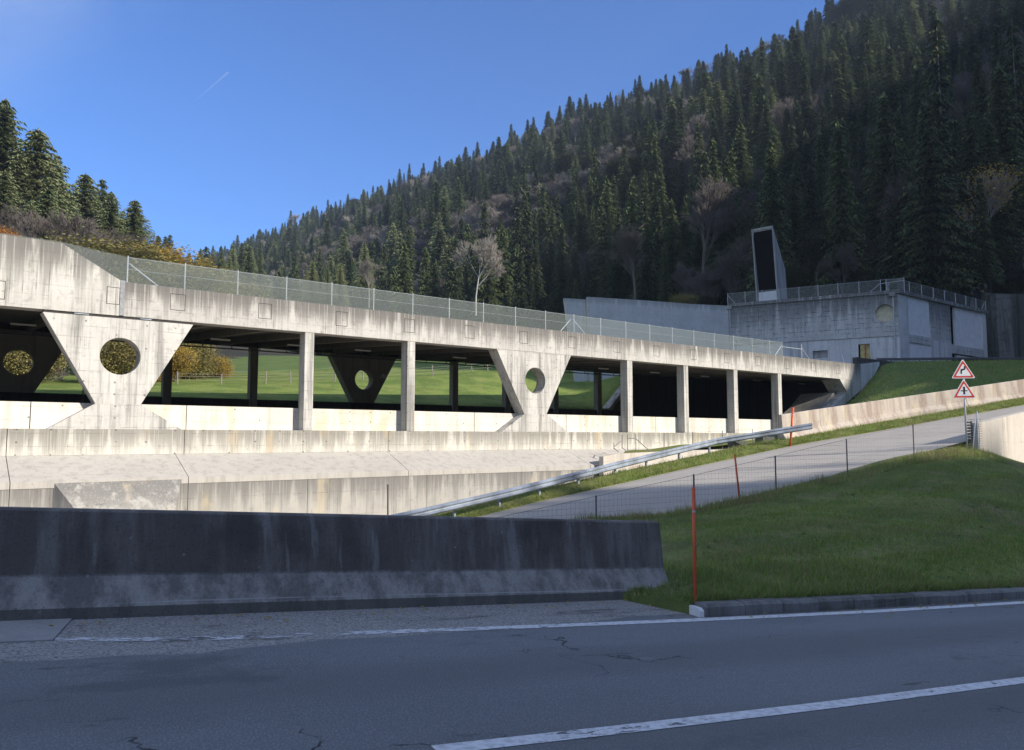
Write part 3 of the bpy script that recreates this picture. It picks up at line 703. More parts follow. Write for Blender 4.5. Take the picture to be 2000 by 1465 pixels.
# holed V supports
def vee(sc, n0, th, zb, zt, m, name, par, zoff=0, hr=.88, lean=0):
    zc = 5.45 + zoff; poly = [(sc - .97, zb), (sc + .97, zb), (sc + 3.24, zt), (sc - 3.24, zt)]
    angs = sorted([math.atan2(z - zc, x - sc) % (2 * math.pi) for x, z in poly] + [2 * math.pi * i / 64 + .001 for i in range(64)])
    def hit(a):
        best = None
        for (x0, z0), (x1, z1) in zip(poly, poly[1:] + poly[:1]):
            ex, ez = x1 - x0, z1 - z0; dx, dz = math.cos(a), math.sin(a); den = dx * ez - dz * ex
            if abs(den) < 1e-9: continue
            t = ((x0 - sc) * ez - (z0 - zc) * ex) / den; w = ((x0 - sc) * dz - (z0 - zc) * dx) / den
            if t > 0 and -1e-6 <= w <= 1 + 1e-6 and (best is None or t < best): best = t
        return sc + best * math.cos(a), zc + best * math.sin(a)
    out = [hit(a) for a in angs]; inn = [(sc + hr * math.cos(a), zc + hr * math.sin(a)) for a in angs]; k = len(angs)
    v = [(x, n0, z) for x, z in out] + [(x, n0, z) for x, z in inn] + [(x, n0 + th, z) for x, z in out] + [(x, n0 + th, z) for x, z in inn]
    f = []
    for i in range(k):
        j = (i + 1) % k
        f += [(i, i + k, j + k, j), (2 * k + i, 2 * k + j, 3 * k + j, 3 * k + i), (i, j, j + 2 * k, i + 2 * k), (i + k, i + 3 * k, j + 3 * k, j + k)]
    return MB().add(v, f).build(name, m, par, GF)
for sc in (-18.0, 7.4, 32.82):
    vee(sc, 0, .95, 3.19, ZB - .122 if sc == 7.4 else ZB - .003, M['vee'], 'v_support', GAL)
    # pyramid foot that spreads over the ledge
    b = MB(); y0 = -.055
    b.add([(sc - 2.86, y0, ZL), (sc + 2.86, y0, ZL), (sc + .97, y0, 3.185), (sc - .97, y0, 3.185),
           (sc - 2.86, .698, ZL), (sc + 2.86, .698, ZL), (sc + .97, .95, 3.185), (sc - .97, .95, 3.185)],
          [(0, 1, 2, 3), (1, 5, 6, 2), (0, 3, 7, 4), (3, 2, 6, 7), (0, 4, 5, 1)])
    gb('support_foot', M['vee'], b)
for s_ in (-34, -27.6, -8.8, -2.4, 16.78, 23.19, 41.97, 48.40, 54.86, 61.33):
    gb('column', M['vee'], MB().box(s_ - .27, s_ + .27, .0, .74, ZL, ZB - .003), bevel=.02)
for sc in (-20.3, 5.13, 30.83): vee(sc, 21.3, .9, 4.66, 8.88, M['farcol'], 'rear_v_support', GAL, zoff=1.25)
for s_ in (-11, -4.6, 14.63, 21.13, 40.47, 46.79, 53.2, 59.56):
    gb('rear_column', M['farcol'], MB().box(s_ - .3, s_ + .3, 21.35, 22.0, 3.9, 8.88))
# ledge band, apron and lower wall: separate pours with joints
for a, c in ((-40, -21), (-21, -10), (-10, 3.05), (3.05, 10.38), (10.38, 21.65), (21.65, 35.96), (35.96, 46), (46, 58), (58, 71)):
    gb('ledge_block', M['band'], MB().box(a + .015, c - .015, -.12, .699, .81 if a < 34 else -.6, ZL - .003))
for a, c in ((-40, -21), (-21, -10), (-10, 3.05), (3.05, 9.98), (9.98, 21.6), (21.6, 35.4), (35.4, 48)):
    a += .015; c -= .015
    b = MB().add([(a, -.10, .807), (c, -.10, .807), (c, -2.6, -.22), (a, -2.6, -.22), (a, -.10, -.9), (c, -.10, -.9), (c, -2.6, -.50), (a, -2.6, -.50)],
                 [(0, 3, 2, 1), (3, 7, 6, 2), (0, 4, 7, 3), (1, 2, 6, 5), (4, 5, 6, 7)])
    gb('apron_slope', M['apron'], b)
for a, c in ((-40, -21), (-21, -10), (-10, 3.05), (3.05, 9.98), (9.98, 15.76), (15.76, 22.79), (22.79, 29.62), (29.62, 36.1)):
    gb('lower_wall', M['low'], MB().box(a + .012, c - .012, -2.57, -.8, -5.5, -.2 - .305 + .0 if False else -.24))
# wedge buttress under the apron
b = MB().add([(4.59, -2.575, -.27), (9.68, -2.575, -.27), (9.05, -4.0, -2.0), (5.7, -4.0, -2.0), (5.7, -4.0, -5.5), (9.05, -4.0, -5.5), (4.59, -2.575, -5.5), (9.68, -2.575, -5.5)],
             [(0, 3, 2, 1), (3, 4, 5, 2), (0, 6, 4, 3), (1, 2, 5, 7)])
gb('wedge_buttress', M['low'], b)
# end of the opening: slanting jamb and wing
b = MB().prism([(71.5, ZB - .003), (75.5, ZB - .003), (75.5, 6.4), (71.3, 4.4), (69.6, 4.4), (71.6, 5.4), (72.75, 6.15)], -.02, 1.9)
gb('end_jamb', M['vee'], b)
gb('end_apron', M['farcol'], MB().prism([(66.5, 3.0), (71.0, 3.0), (72.6, 6.1), (71.9, 6.1), (69.6, 4.5)], .9, 4.5))
b = MB().box(75.6, 79.6, .2, .55, 6.0, 9.45)
gb('end_wing_wall', M['bldlow'], MB().prism([(75.57, 6.2), (76.6, 6.6), (78.3, 7.9), (79.6, 9.2), (79.6, 9.55), (75.57, 9.05)], .05, .4))
# rear portal wing: slanting coping on the meadow side
b = MB(); b.add([(62.0, 22.0, 4.6), (66.2, 22.0, 8.7), (66.2, 22.0, 9.1), (61.6, 22.0, 4.9), (62.0, 23.2, 4.6), (66.2, 23.2, 8.7), (66.2, 23.2, 9.1), (61.6, 23.2, 4.9)], [(0, 1, 2, 3), (7, 6, 5, 4), (3, 2, 6, 7), (0, 4, 5, 1), (0, 3, 7, 4)])
gb('rear_coping', M['vee'], b)
# lower wall block at the right with a grassed top
b = MB().prism([(35.9, -5.5), (60, -5.5), (60, .95), (57, .8), (43.5, .66), (37.2, .52), (36.0, .36)], -3.2, -2.8)
o = b.build('cutting_wall', M['retain'], frame=GF)
tag(o, 'low concrete wall in the cutting below the right end of the ledge', 'wall')
rows = [[(s_, n, interp(s_, [(35.9, -.5), (38, -.1), (41, .56), (43.5, .64), (48, .95), (57, 1.35), (70, 2.2)]) + (n + 2.8) * .04 + .03 * fbm(s_, n, 1.1)) for s_ in np.arange(36, 70, .8)] for n in (-2.81, -2.2, -1.4, -.6, -.13)]
ot = MB().grid(rows).build('ledge_grass', M['vergeg'], frame=GF); struct(ot)

# downlights hanging from the soffit
def ceiling_light(i, s_):
    fr_ = GF @ Matrix.Translation((s_, 11, 7.98))
    r_ = empty('ceiling_light', 'thin pale fluorescent tube fitting hanging under the dark gallery roof', 'light', frame=fr_, group='tube lights under the gallery roof')
    MB().box(-.62, .62, -.08, .08, -.05, .04).build('housing', M['fit'], r_, fr_)
    for x_ in (-.5, .5): MB().tube((x_, 0, .04), (x_, 0, .52), .012, 5).build('hanger', M['iron'], r_, fr_)
for i, s_ in enumerate([0.2, 4.4, 10.2, 15.3, 20.4, 25.5, 34.0, 42.0, 50.0, 57.0, 64.7, 73.8, 82.7]): ceiling_light(i, s_)
# small white box fixed to the rear V support
tag(MB().box(32.35, 32.85, 20.95, 21.25, 6.9, 7.25).build('junction_box', M['bldlow'], frame=GF), 'small pale box fixed to the dark rear support', 'box')
# cable tray hung beneath the roof
b = MB(); b.box(-38, 64, 20.3, 20.5, 8.45, 8.53)
for s_ in np.arange(-36, 64, 2.2): b.box(s_ - .03, s_ + .03, 20.37, 20.43, 8.53, 9.3)
gb('cable_tray', M['iron'], b)
# lantern post seen at the far left
fr_ = GF @ Matrix.Translation((9.0, 21.0, 0))
r_ = empty('notice_frame', 'black upright metal frame standing at the rear edge of the gallery', 'frame', frame=fr_)
b = MB(); b.tube((0, 0, 4.0), (0, 0, 6.4), .04); b.build('post', M['iron'], r_, fr_)
b = MB(); b.box(.04, .42, -.02, .02, 4.55, 4.6); b.box(.04, .42, -.02, .02, 5.8, 5.85); b.box(.04, .42, -.02, .02, 6.3, 6.35); b.box(.38, .42, -.02, .02, 4.6, 6.3)
b.build('frame', M['iron'], r_, fr_)

# chain-link fence on top of the gallery
FE = empty('chain_link_fence', 'chain link fence on steel posts along the top of the gallery', 'fence', frame=GF)
ps = [7.6 + 2.634 * k for k in range(21)] + [62.2, 65.4]
for i, s_ in enumerate(ps):
    MB().tube((s_, .25, ZT), (s_, .25, 10.36), .032, 6).build('post', M['steelwhite'], FE, GF)
b = MB(); b.tube((7.6, .25, 10.28), (62.2, .25, 10.28), .013, 5); b.tube((7.6, .25, 9.70), (62.2, .25, 9.70), .010, 5)
b.tube((62.2, .25, 9.9), (65.4, .25, 9.9), .025, 5); b.build('tension_wire', M['steelwhite'], FE, GF)
b = MB(); b.add([(7.6, .22, ZT + .03), (62.2, .22, ZT + .03), (62.2, .22, 10.30), (7.6, .22, 10.30)], [(0, 1, 2, 3)]); b.build('mesh', M['chain'], FE, GF)
b = MB(); b.add([(-20, 1.5, 9.4), (7.6, .25, ZT + .03), (7.6, .25, 10.30), (4.6, .25, 10.62), (-20, 1.5, 11.2)], [(0, 1, 2, 3, 4)]); b.build('mesh', M['chain'], FE, GF)
for a, c in ((7.65, 9.0), (36.3, 35.25), (36.5, 37.6), (62.15, 61.0), (65.45, 66.6)):
    MB().tube((a, .25, 10.0), (c, .2, ZT), .028, 6).build('brace', M['steelwhite'], FE, GF)
b = MB()
for k in range(8): b.tube((65.5, .25, 9.15 + k * .15), (70.5, 3.2, 9.3 + k * .15), .006, 4)
b.build('strand_wire', M['steelwhite'], FE, GF)
MB().tube((70.4, .3, ZT - .3), (70.4, .3, 10.5), .022, 6).build('post', M['iron'], FE, GF)
MB().tube((73.6, .6, 9.0), (75.5, 2.0, 10.8), .026, 6).build('brace', M['steelwhite'], FE, GF)

# small handrail frames on the ledge right
HR = empty('ledge_railing', 'broken thin railing of iron posts on the ledge near the guard rail', 'railing', frame=GF)
def gpt(px, py, n):
    dx, dz = ray(px, py); t = (GD + n) / (NX * dx + NY); return (UX * dx * t + UY * t, n, 1.6 + dz * t)
for (a, c, d, e) in ((1215, 850, 1215, 876), (1226, 848, 1226, 881), (1242, 848, 1242, 883), (1199, 865, 1199, 877), (1226, 856, 1242, 856), (1199, 873, 1215, 860), (1243, 858, 1270, 882), (1199, 875, 1208, 883), (1215, 874, 1224, 882)):
    MB().tube(gpt(a, c, -2.9), gpt(d, e, -2.9), .028, 5).build('rail', M['iron'], HR, GF)
for px in (1297, 1353, 1411, 1470):
    MB().tube(gpt(px, 846 - (px - 1297) * .045, -2.6), gpt(px, 897 - (px - 1297) * .10, -2.6), .03, 5).build('post', M['iron'], HR, GF)
MB().tube(gpt(1297, 847, -2.6), gpt(1470, 839, -2.6), .012, 4).build('rail', M['iron'], HR, GF)

# ------------------------------------------------------------------ meadow fence behind the gallery
PF = empty('pasture_fence', 'low pasture fence of pale wooden posts crossing the green field', 'fence', loc=(*gp(45, 40), 8.5))
PFM = WM[PF.name]
pp_ = []
for s_ in [20, 24.2, 28.8, 31.5, 36.6, 40.1, 43.1, 49.4, 55.2, 57.7, 62, 66]:
    x, y = gp(s_, 40); z = terrain(x, y); pp_.append((x, y, z))
    h = 1.05 + rnd.uniform(-.1, .3)
    MB().tube((x, y, z - .1), (x + rnd.uniform(-.05, .05), y, z + h), .075, 6).build('post', M['wood'], PF, ID)
b = MB()
for a, c in zip(pp_, pp_[1:]):
    for hh in (.45, .8, 1.05): b.tube((a[0], a[1], a[2] + hh), (c[0], c[1], c[2] + hh), .016, 4)
b.build('wire', M['wood'], PF, ID)

# ------------------------------------------------------------------ guard rail beside the ramp
GR = empty('guard_rail', 'galvanised W beam guard rail on short posts beside the lower ramp', 'guard rail', loc=onramp(1200, 905, .75))
gpx = [(770, 1004), (800, 998), (1000, 953), (1100, 928), (1200, 903), (1300, 879), (1400, 856), (1500, 840), (1586, 826)]
gtop = [onramp(a, c, .78 if a < 1450 else (.92 if a < 1550 else 1.05)) for a, c in gpx]
gtop = [gtop[0] + (gtop[0] - gtop[2]) * 1.2] + gtop; gtr = resample(gtop, 50)
wp = [(0, 0), (.035, -.02), (.085, -.06), (.085, -.09), (.035, -.13), (.03, -.155), (.035, -.18), (.085, -.22), (.085, -.25), (.035, -.29), (0, -.31), (-.012, -.30), (.02, -.275), (.066, -.245), (.066, -.225), (.018, -.185), (.012, -.155), (.018, -.125), (.066, -.085), (.066, -.065), (.018, -.035), (-.012, -.012)]
MB().sweep(wp, gtr).build('rail', M['steel'], GR, ID, smooth=False)
for i, px in enumerate((770, 890, 978, 1056, 1132, 1204, 1265, 1329, 1388, 1447, 1500)):
    py = interp(px, gpx) + 9; p = onramp(px, py, .55); p.z -= .0
    d = PN * .10
    MB().box(-.035, .035, -.05, .05, -1.0, .12).build('post', M['steel'], GR, Matrix.Translation(p + d) @ Matrix.Rotation(.58, 4, 'Z'))
for px, py in ((1447, 873), (1500, 864)):
    p = onramp(px, py, .15)
    tag(MB().box(-.45, .45, -.25, .25, -.4, .28).build('footing_block', M['stone'], None, Matrix.Translation(p + PN * .2) @ Matrix.Rotation(.58, 4, 'Z')),
        'rough concrete footing block under the guard rail ' + ('farther from' if px == 1447 else 'nearer to') + ' the barrier end', 'block', 'guard rail footings')

# concrete barrier along the upper ramp
bw = [onramp(1526, 858, .2), onramp(1600, 843, .2), onramp(1767, 809, .2), onramp(1885, 793, .2), onramp(2000, 776, .2)]
bw += [bw[-1] + (bw[-1] - bw[-2]) * 2]
tz = [interp(p_, [(1526, 810), (1600, 799), (1767, 775), (1885, 758), (2000, 741)]) for p_ in (1526, 1600, 1767, 1885, 2000)]
bwr = []; 
hts = [max(.9, at(px_, tz[i], bw[i].y).z - bw[i].z) for i, px_ in enumerate((1526, 1600, 1767, 1885, 2000))] + [1.0]
RW = empty('ramp_barrier', 'reddish stained concrete barrier wall along the far side of the ramp', 'barrier', loc=bw[0])
def section(a, c, ha, hc, gap=.02):
    d = (c - a).normalized(); sdv = Vector((-d.y, d.x, 0)).normalized(); fr_ = Matrix.Translation(a) @ Matrix.Rotation(math.atan2(d.y, d.x), 4, 'Z')
    L = Vector((c.x - a.x, c.y - a.y, 0)).length - gap; dz = c.z - a.z; vs = []
    for x, h, z in ((0, ha, 0), (L, hc, dz)):
        vs += [(x, y_, z + zz) for y_, zz in ((-.28, -.5), (-.28, .05), (-.12, .28), (-.06, h - .03), (-.03, h), (.12, h), (.15, h - .03), (.30, -.5))]
    k = 8
    return MB().add(vs, [tuple(range(k)), tuple(range(2 * k - 1, k - 1, -1))] + [(j, j + k, (j + 1) % k + k, (j + 1) % k) for j in range(k)]).build('barrier_section', M['ramp_wall'], RW, fr_)
sub = []
for i in range(len(bw) - 1): sub.append((bw[i], bw[i + 1], hts[i], hts[i + 1]))
section(bw[0], bw[1].lerp(bw[2], .98), hts[0], hts[2] + .0, .05) if False else None
for a, c, ha, hc in sub: section(a, c, ha, hc)

# ------------------------------------------------------------------ grassy slope up to the building
rowA = [onramp(1526, 858, .2) + PN * .5, onramp(1600, 843, .2) + PN * .6, onramp(1767, 809, .2) + PN * .6, onramp(1885, 793, .2) + PN * .6, onramp(2000, 776, .2) + PN * .6, onramp(2000, 776, .2) + PN * .6 + Vector((20, 12, 2.5)), Vector((90, 80, 9.5))]
def G3(s_, n_, z_): return Vector((*gp(s_, n_), z_))
rowB = [G3(64, -.3, 3.4), G3(71.6, -.2, 4.45), G3(75.6, -.1, 6.35), at(1722, 706, 83), at(1850, 705, 88), at(2000, 703, 94), at(2500, 690, 110)]
A_ = resample(rowA, 40); 
cuB = resample(rowB, 40)
rows = []
for j in range(15):
    t = j / 14; r_ = []
    for a, c in zip(A_, cuB):
        p = a.lerp(c, t); p.z = lerp(a.z - .25, c.z, t ** 1.1) + (.16 * fbm(p.x, p.y, .5) * math.sin(math.pi * t)); r_.append(tuple(p))
    rows.append(r_)
slope_rows = rows
struct(MB().grid(rows).build('grass_slope', M['slope'], smooth=True))
blades(sample_grid(np.array(rows), 60000, 1.0, (3, 36)), .06, .20, .022, 'slope_grass', [M['b1'], M['b2'], M['b3']], 'rough grass on the slope between ramp barrier and service building', 12, .9)
# terrace in front of and under the building
rows = [[(p.x, p.y, p.z) for p in cuB[18:]], [(p.x + dx_, p.y + dy_, 10.6) for p in cuB[18:] for dx_, dy_ in ((-1.5, 4),)], [(p.x - 6, p.y + 22, 10.8) for p in cuB[18:]]]
struct(MB().grid(rows).build('terrace', M['gravel']))
# low rail in front of the building
TR = empty('terrace_rail', 'low steel guard rail along the terrace below the service building', 'guard rail', loc=at(1850, 700, 88.5))
ta = [at(1712, 702, 84.5), at(1850, 700.5, 88.5), at(2000, 700, 94.5), at(2400, 690, 108)]
MB().sweep([(0, .15), (.06, .12), (.06, -.12), (0, -.15)], ta).build('rail', M['iron'], TR, ID)
for k in range(16):
    p = Vector([float(np.interp(k / 15 * 3, range(4), [q_[j] for q_ in ta])) for j in range(3)])
    MB().box(-.06, .06, -.05, .05, -1.3, .1).build('post', M['steel'], TR, Matrix.Translation(p))

# ------------------------------------------------------------------ service building
CB = Vector((48.3, 95.0, 0)); dL = Vector((-.875, .485, 0)).normalized(); dR = Vector((.795, .606, 0)).normalized()
FL = Matrix.Translation(CB) @ Matrix.Rotation(math.atan2(-dL.y, -dL.x), 4, 'Z')     # x=0 at corner, negative to the left, y into building
FRt = Matrix.Translation(CB) @ Matrix.Rotation(math.atan2(dR.y, dR.x), 4, 'Z')      # x=0 at corner, positive right
BD = empty('service_building', 'two storey raw concrete tunnel building with a fenced flat roof', 'building', loc=(48.3, 95, 10))
def bl(name, m, mb, fr_=FL, **k): return mb.build(name, m, BD, fr_, **k)
def inv(fr_, px, py, y=0.0):     # point on the facade plane hit by a pixel ray
    I = fr_.inverted(); o_ = I @ Vector((0, 0, 1.6)); d_ = (I.to_3x3() @ Vector((ray(px, py)[0], 1, ray(px, py)[1])))
    t = (y - o_.y) / d_.y; q = o_ + d_ * t; return q.x, q.z
ZW = inv(FL, 1763, 572)[1]; LL = inv(FL, 1424, 600)[0]
# main block (upper wall) with door, porthole and strip window as real openings built from wall pieces
dx0, dz1 = inv(FL, 1676, 672.5); dx1 = inv(FL, 1699, 672.5)[0]
wx0, wz1 = inv(FL, 1587, 685.5); wx1, wz0 = inv(FL, 1617, 699)
hx, hz = inv(FL, 1728, 611.5); hr = (inv(FL, 1747.5, 611)[0] - inv(FL, 1709, 611)[0]) / 2
zband = inv(FL, 1757, 653.5)[1]
def holed_wall(x0, x1, z0, z1, y0, y1, cx, cz, r_, m, fr_):
    poly = [(x0, z0), (x1, z0), (x1, z1), (x0, z1)]
    angs = sorted([math.atan2(z - cz, x - cx) % (2 * math.pi) for x, z in poly] + [2 * math.pi * i / 48 + .003 for i in range(48)])
    def hit(a):
        dx, dz = math.cos(a), math.sin(a); t = 1e9
        if dx > 1e-9: t = min(t, (x1 - cx) / dx)
        if dx < -1e-9: t = min(t, (x0 - cx) / dx)
        if dz > 1e-9: t = min(t, (z1 - cz) / dz)
        if dz < -1e-9: t = min(t, (z0 - cz) / dz)
        return cx + t * dx, cz + t * dz
    out = [hit(a) for a in angs]; inn = [(cx + r_ * math.cos(a), cz + r_ * math.sin(a)) for a in angs]; k = len(angs); f = []
    v = [(x, y0, z) for x, z in out] + [(x, y0, z) for x, z in inn] + [(x, y1, z) for x, z in out] + [(x, y1, z) for x, z in inn]
    for i in range(k):
        j = (i + 1) % k; f += [(i, i + k, j + k, j), (2 * k + i, 2 * k + j, 3 * k + j, 3 * k + i), (i, j, j + 2 * k, i + 2 * k), (i + k, i + 3 * k, j + 3 * k, j + k)]
    return MB().add(v, f)
bl('upper_wall', M['bld'], holed_wall(hx - 3, -.01, zband, ZW, 0, .6, hx, hz, hr, None, FL))
bl('upper_wall', M['bld'], MB().box(LL, hx - 3.01, 0, .6, zband, ZW))
bl('round_panel', plain('faded_yellow_panel', (.62, .56, .40), .9, var=.12, scale=2), MB().add([(hx + hr * math.cos(a), .55, hz + hr * math.sin(a)) for a in np.linspace(0, 2 * math.pi, 48, endpoint=False)], [tuple(range(48))]))
bl('string_course', M['bld'], MB().box(LL, .02, -.10, .5, zband - .14, zband - .004))
zb0 = 9.4; zl = zband - .144
lw = MB(); lw.box(LL, wx0, .0, .6, zb0, zl); lw.box(wx0, wx1, .0, .6, zb0, wz0); lw.box(wx0, wx1, 0, .6, wz1, zl); lw.box(wx1, dx0, 0, .6, zb0, zl); lw.box(dx0, dx1, 0, .6, dz1, zl); lw.box(dx1, 0, 0, .6, zb0, zl)
bl('lower_wall', M['bldlow'], lw)
bl('strip_window', M['cowl'], MB().box(wx0 + .003, wx1 - .003, .35, .42, wz0 + .003, wz1 - .003))
bl('doorway_back', plain('doorway_panel', (.40, .34, .14), .8, var=.4, scale=1.5), MB().box(dx0 + .22, dx1 - .003, .16, .2, zb0, dz1 - .003))
bl('door_jamb', M['red'], MB().box(dx1 - .62, dx1 - .48, .12, .157, zb0, dz1 - .01))
bl('cornice', M['bld'], MB().prism([(LL - .1, ZW + .003), (.25, ZW + .003), (.25, ZW + .42), (LL - .1, ZW + .42)], -.22, .7))
bl('downpipe', M['steelwhite'], MB().tube((-.55, -.12, zb0), (-.55, -.12, ZW), .09, 8))
bl('downpipe', M['steelwhite'], MB().tube((LL + .1, -.14, zb0 + 1), (LL + .1, -.14, ZW), .09, 8))
bl('gutter_head', M['cowl'], MB().box(-.95, -.3, -.35, -.02, ZW - .35, ZW + .1))
bl('gutter_head', M['cowl'], MB().box(LL - .3, LL + .4, -.35, -.02, ZW - .35, ZW + .1))
# right facade: piers, white infills, slots
RX = inv(FRt, 1927, 650)[0]
def rx(px): return inv(FRt, px, 640)[0]
def rz(px, py): return inv(FRt, px, py)[1]
zR = ZW
x_a, x_b, x_c, x_d, x_e, x_f = rx(1775), rx(1818), rx(1857), rx(1868), rx(1919), RX
zm1 = rz(1775, 652.5); zm0 = rz(1775, 668); 
br = lambda name, m, mb: bl(name, m, mb, FRt)
br('corner_pier', M['bldlow'], MB().box(.0, x_a, .0, .6, zb0, zR))
br('infill', M['bldwhite'], MB().box(x_a, x_b, .14, .5, zm1, zR))
br('infill', M['bldwhite'], MB().box(x_a, x_b, .14, .5, zb0, zm0))
br('spandrel', M['bld'], MB().box(x_a, x_b, .02, .5, zm0, zm1))
br('pier_wall', M['bld'], MB().box(x_b, x_c, .0, .6, zm1 - .2, zR))
br('pier_wall', M['bldlow'], MB().box(x_b, x_c, .0, .6, zb0, zm1 - .204))
br('slot_window', M['dark'], MB().box(x_c, x_d, .45, .55, zm1 - .2, zR)); br('slot_window', M['dark'], MB().box(x_c, x_d, .45, .55, zb0, zm0 - .6))
br('infill', M['bldwhite'], MB().box(x_d, x_e, .14, .5, zm1 - .45, zR)); br('infill', M['bldwhite'], MB().box(x_d, x_e, .14, .5, zb0, zm0 - .75))
br('spandrel', M['bld'], MB().box(x_c, x_e, -.06, .5, zm0 - .6, zm1 - .454))
br('pier_wall', M['bldlow'], MB().box(x_e, x_f, .0, .6, zb0, zR))
br('cornice', M['bld'], MB().box(.256, x_f + .6, -.22, .7, ZW + .003, ZW + .42))
b = MB(); b.box(x_f - .5, x_f, .61, 12, zb0, zR); br('side_wall', M['bld'], b)
# roof slab
c0 = FL @ Vector((LL, .7, 0)); c1 = FL @ Vector((-.7, .7, 0)); c2 = FRt @ Vector((x_f, .7, 0)); c3 = c2 + Vector((-6, 14, 0)); c4 = c0 + Vector((6, 14, 0))
cs = [c0, c1, c2, c3, c4]
v = [(c.x, c.y, ZW - .3) for c in cs] + [(c.x, c.y, ZW + .36) for c in cs]
MB().add(v, [(4, 3, 2, 1, 0), (5, 6, 7, 8, 9)] + [(i, (i + 1) % 5, (i + 1) % 5 + 5, i + 5) for i in range(5)]).build('roof', M['gravel'], BD, ID)

# wing wall running left from the building
dW = Vector((-.946, -.326, 0)).normalized(); c0w = FL @ Vector((LL, 0, 0))
WF = Matrix.Translation((c0w.x, c0w.y, 0)) @ Matrix.Rotation(math.atan2(-dW.y, -dW.x), 4, 'Z')
x1w = inv(WF, 1152, 600)[0]; zt_ = inv(WF, 1152, 580)[1]; zr_ = inv(WF, 1420, 597)[1]
b = MB().prism([(x1w, 8), (-.05, 8), (-.05, zr_), (-6, zr_ - .1), (x1w * .6, (zr_ + zt_) / 2), (x1w - .3, zt_)], 0, .5)
x2w = inv(WF, 1106, 590)[0]
o = b.build('wing_wall', M['wing'], frame=WF); tag(o, 'grey concrete wing wall extending left of the service building', 'wall')
b = MB().prism([(x2w + 1.6, 8), (x1w + .2, 8), (x1w + .2, zt_ - .25), (x2w, zt_ - .25)], .6, 1.1)
tag(b.build('retaining_wall', M['wing'], frame=WF), 'short wall with a slanting end behind the left tip of the wing wall', 'wall')

# ventilation tower
vt = inv(WF, 1500, 500, 6)
VF = Matrix.Translation(at(1478, 583, 112)) 
VF = Matrix.Translation(Vector((at(1478, 583, 112).x, 112, 0))) @ Matrix.Rotation(R(-41), 4, 'Z')
zt0 = at(1478, 583, 112).z - 1.5; zt1 = at(1467, 447, 112).z; zbk = at(1527, 530, 114).z; wv = 3.25; lean = -.55
VT = empty('ventilation_tower', 'tall leaning concrete ventilation shaft with an open dark mouth on the roof', 'tower', frame=VF)
def vx(x, z): return x + lean * (z - zt0) / (zt1 - zt0)
def quadbox(x0, x1, y0, y1f, z0, z1):
    return None
b = MB()
def side(x0, x1):
    P = [(0, zt0), (0, zt1), (1.15, zbk), (1.15, zt0)]
    v = [(vx(x0, z), y, z) for y, z in P] + [(vx(x1, z), y, z) for y, z in P]
    b.add(v, [(0, 3, 2, 1), (4, 5, 6, 7)] + [(i, (i + 1) % 4, (i + 1) % 4 + 4, i + 4) for i in range(4)])
side(0, .15); b.build('left_cheek', M['cowl'], VT, VF); b = MB(); side(wv - .17, wv)
# right cheek is deeper
b = MB(); P = [(0, zt0), (0, zt1), (3.6, zbk), (3.6, zt0)]
v = [(vx(wv - .17, z), y, z) for y, z in P] + [(vx(wv, z), y, z) for y, z in P]
b.add(v, [(0, 3, 2, 1), (4, 5, 6, 7)] + [(i, (i + 1) % 4, (i + 1) % 4 + 4, i + 4) for i in range(4)]); b.build('right_cheek', M['cowl'], VT, VF)
b = MB(); b.add([(vx(.152, zt1), 0, zt1), (vx(wv - .172, zt1), 0, zt1), (vx(wv - .172, zt1 - .25), 0, zt1 - .25), (vx(.152, zt1 - .25), 0, zt1 - .25), (vx(.152, zbk), 1.1, zbk), (vx(wv - .172, zbk), 3.2, zbk), (vx(wv - .172, zbk), 3.2, zbk - .25), (vx(.152, zbk), 1.1, zbk - .25)],
      [(0, 1, 5, 4), (0, 3, 2, 1), (3, 7, 6, 2), (4, 5, 6, 7)]); b.build('sloping_cap', M['cowl'], VT, VF)
b = MB(); b.add([(vx(.152, zt0), 1.02, zt0), (vx(wv - .172, zt0), 1.02, zt0), (vx(wv - .172, zt1 - .3), .12, zt1 - .3), (vx(.152, zt1 - .3), .12, zt1 - .3)], [(0, 1, 2, 3)]); b.build('dark_throat', M['dark'], VT, VF)  # black sheet stands in for the unlit inside of the shaft
MB().box(.27, wv - .29, .05, 1.0, zt0, at(1490, 572, 112).z).build('sill', M['bldwhite'], VT, VF)

# roof fence of the building
RF = empty('roof_fence', 'chain link fence with thin posts around the roof of the service building', 'fence', frame=FL)
zf0 = ZW + .42; 
def topz(px, py, fr_): return inv(fr_, px, py, .1)[1]
fl_px = [1421, 1455, 1488, 1521, 1560, 1597, 1636, 1677, 1719, 1730, 1765]
fl_top = [572, 568, 564, 560, 556, 551, 548, 543, 538.5, 537.5, 534]
xs_ = []
for px, py in zip(fl_px, fl_top):
    x, z = inv(FL, px, py, .1); z = max(z, zf0 + 1.4); xs_.append(x)
    MB().tube((x, .1, ZW), (x, .1, zf0 + 1.55), .045, 6).build('post', M['steelwhite'], RF, FL)
b = MB(); b.add([(xs_[0], .12, zf0), (xs_[-3], .12, zf0), (xs_[-3], .12, zf0 + 1.45), (xs_[0], .12, zf0 + 1.45)], [(0, 1, 2, 3)]); b.add([(xs_[-2], .12, zf0), (xs_[-1], .12, zf0), (xs_[-1], .12, zf0 + 1.45), (xs_[-2], .12, zf0 + 1.45)], [(0, 1, 2, 3)])
b.build('mesh', M['chain_bld'], RF, FL)
b = MB(); b.tube((xs_[0], .1, zf0 + 1.45), (xs_[-1], .1, zf0 + 1.45), .018, 5); b.build('top_wire', M['steelwhite'], RF, FL)
MB().tube((xs_[-3], .1, zf0 + 1.0), (xs_[-1], .1, zf0 + 1.15), .035, 5).build('cross_bar', M['steelwhite'], RF, FL)
